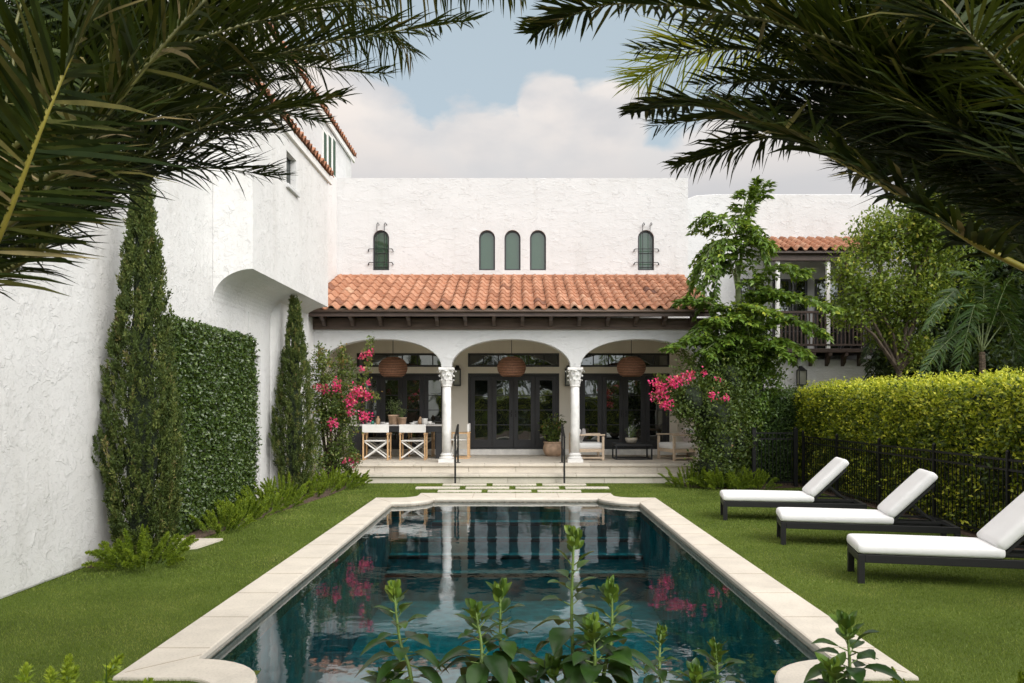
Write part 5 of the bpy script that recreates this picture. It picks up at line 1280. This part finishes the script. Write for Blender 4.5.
# tall pots of ground plants: keep them rooted
for o in list(COL.objects):
    if o.name.startswith('foxtail_fern') and o.location.z>.2:
        mb=MB()
        for k in range(9):
            a=k*.7; mb.tube([(math.cos(a)*.10,math.sin(a)*.10,-o.location.z),(math.cos(a)*.05,math.sin(a)*.05,-o.location.z*.4),(math.cos(a)*.08,math.sin(a)*.08,.04)],.006,5)
        mb.build('stem',M['greenstem'],o)
p=P(98,690,2.4); t=thing('strap_leaf_plant','single dark pointed leaf blade at the bottom edge left of the coping','plant',(p.x,2.4,0),world=True)
L=Leaves(); zz=P(104,655,2.4).z; L.blades(np.array([[p.x,2.4,0]]),np.array([[.02,0,1]]),np.array([[0,1,.1]]),zz,.035,[.3],0.0); L.build('leaves',M['hib'],t)
for k,(px,py,lb) in enumerate(((960,684,'fern tuft at the bottom right corner of the lawn'),(1010,680,'fern tuft at the far bottom right corner'))):
    p=P(px,py,3.4); fern((p.x,3.4,0),lb,14,.3,p.z,130+k,(1,1),None,.25,.03)

# ================================================================== sky, sun, camera
w=bpy.data.worlds.new('World'); sc.world=w; w.use_nodes=True; nt=w.node_tree; bg=nt.nodes['Background']
SUN_EL=math.radians(35); SUN_AZ=math.radians(140)   # compass from +Y clockwise
sky=nt.nodes.new('ShaderNodeTexSky'); sky.sky_type='NISHITA'; sky.sun_disc=False; sky.sun_elevation=SUN_EL; sky.sun_rotation=SUN_AZ
sky.air_density=1.0; sky.dust_density=1.5; sky.ozone_density=1.0
tc=nt.nodes.new('ShaderNodeTexCoord'); nz=nt.nodes.new('ShaderNodeVectorMath'); nz.operation='NORMALIZE'; nt.links.new(tc.outputs['Generated'],nz.inputs[0])
sx=nt.nodes.new('ShaderNodeSeparateXYZ'); nt.links.new(nz.outputs[0],sx.inputs[0])
mp=nt.nodes.new('ShaderNodeMapping'); mp.inputs['Scale'].default_value=(1,1,1.9); mp.inputs['Location'].default_value=(3.1,.4,.2); nt.links.new(nz.outputs[0],mp.inputs[0])
n1=N_(nt,'ShaderNodeTexNoise',Scale=3.4,Detail=9.0,Roughness=.52,Distortion=.15); nt.links.new(mp.outputs[0],n1.inputs['Vector'])
def math2(op,a,b,clamp=False):
    m_=nt.nodes.new('ShaderNodeMath'); m_.operation=op; m_.use_clamp=clamp
    for i,s_ in ((0,a),(1,b)):
        if hasattr(s_,'is_linked'): nt.links.new(s_,m_.inputs[i])
        else: m_.inputs[i].default_value=s_
    return m_.outputs[0]
# elevation bias: solid cloud bank low down, broken cumulus above, blue gap, thin cloud overhead
eb=ramp(nt,sx.outputs['Z'],[(0,.40),(.26,.36),(.335,.10),(.40,-.0),(.47,.05),(.7,.22)])
def cdir(px,py):
    v_=Vector(((px-CX)/F,1,(HY-py)/F)).normalized(); return v_
cov=math2('ADD',n1.outputs['Fac'],eb)
for (px_,py_,lo_,hi_,am_) in ((592,88,.9962,.9992,.30),(505,105,.9978,.9996,.26),(395,125,.993,.999,.12),(490,45,.985,.998,-.22),(650,30,.99,.999,-.1)):
    d_=nt.nodes.new('ShaderNodeVectorMath'); d_.operation='DOT_PRODUCT'; nt.links.new(nz.outputs[0],d_.inputs[0]); d_.inputs[1].default_value=cdir(px_,py_)
    cov=math2('ADD',cov,math2('MULTIPLY',ramp(nt,d_.outputs['Value'],[(lo_,0),(hi_,1)]),am_))
cov=ramp(nt,cov,[(.525,0),(.58,.8),(.8,1)])
n2=N_(nt,'ShaderNodeTexNoise',Scale=5.0,Detail=6.0,Roughness=.5); nt.links.new(mp.outputs[0],n2.inputs['Vector'])
cc=ramp(nt,n2.outputs['Fac'],[(.35,(5.1,5.1,5.3)),(.47,(6.5,6.2,6.1)),(.58,(8.4,7.6,7.0))])
low=ramp(nt,sx.outputs['Z'],[(.20,(4.7,4.8,5.05)),(.27,(5.3,5.3,5.45))])
lf=ramp(nt,sx.outputs['Z'],[(.25,.85),(.345,0)])
cc=mixc(nt,lf,cc,low)
skyc=mixc(nt,.7,sky.outputs[0],(5.1,5.95,6.3))
vd=nt.nodes.new('ShaderNodeVectorMath'); vd.operation='DOT_PRODUCT'; nt.links.new(nz.outputs[0],vd.inputs[0])
vd.inputs[1].default_value=(math.sin(SUN_AZ)*math.cos(SUN_EL),math.cos(SUN_AZ)*math.cos(SUN_EL),math.sin(SUN_EL))
glow=ramp(nt,vd.outputs['Value'],[(.0,.84),(.3,1.0),(.7,1.8),(1,2.8)])   # thin overcast is brighter round the sun
gm=nt.nodes.new('ShaderNodeVectorMath'); gm.operation='MULTIPLY'
fin0=mixc(nt,cov,skyc,cc); nt.links.new(fin0,gm.inputs[0]); nt.links.new(glow,gm.inputs[1]); fin=gm.outputs[0]
nt.links.new(fin,bg.inputs['Color']); bg.inputs['Strength'].default_value=.089
sd=bpy.data.lights.new('sun','SUN'); sd.energy=1.5; sd.angle=math.radians(40); sd.color=(1,.975,.94)
so=bpy.data.objects.new('sun',sd); COL.objects.link(so)
dv=Vector((math.sin(SUN_AZ)*math.cos(SUN_EL),math.cos(SUN_AZ)*math.cos(SUN_EL),math.sin(SUN_EL)))
so.rotation_euler=dv.to_track_quat('Z','Y').to_euler(); so.location=(0,0,20)
cd=bpy.data.cameras.new('camera'); cam=bpy.data.objects.new('camera',cd); COL.objects.link(cam); sc.camera=cam
cam.location=(0,0,H); cam.rotation_euler=(PI/2,0,0); cd.sensor_width=36; cd.lens=F/1024*36; cd.shift_x=-(CX-512)/1024; cd.shift_y=(HY-341.5)/1024
cd.clip_start=.05; cd.clip_end=2000
cd.dof.use_dof=True; cd.dof.focus_distance=14; cd.dof.aperture_fstop=14
sc.view_settings.view_transform='Standard'; sc.view_settings.look='None'; sc.view_settings.exposure=0.68; sc.view_settings.gamma=1
sc.cycles.max_bounces=8; sc.cycles.transparent_max_bounces=12; sc.cycles.caustics_reflective=False; sc.cycles.caustics_refractive=False
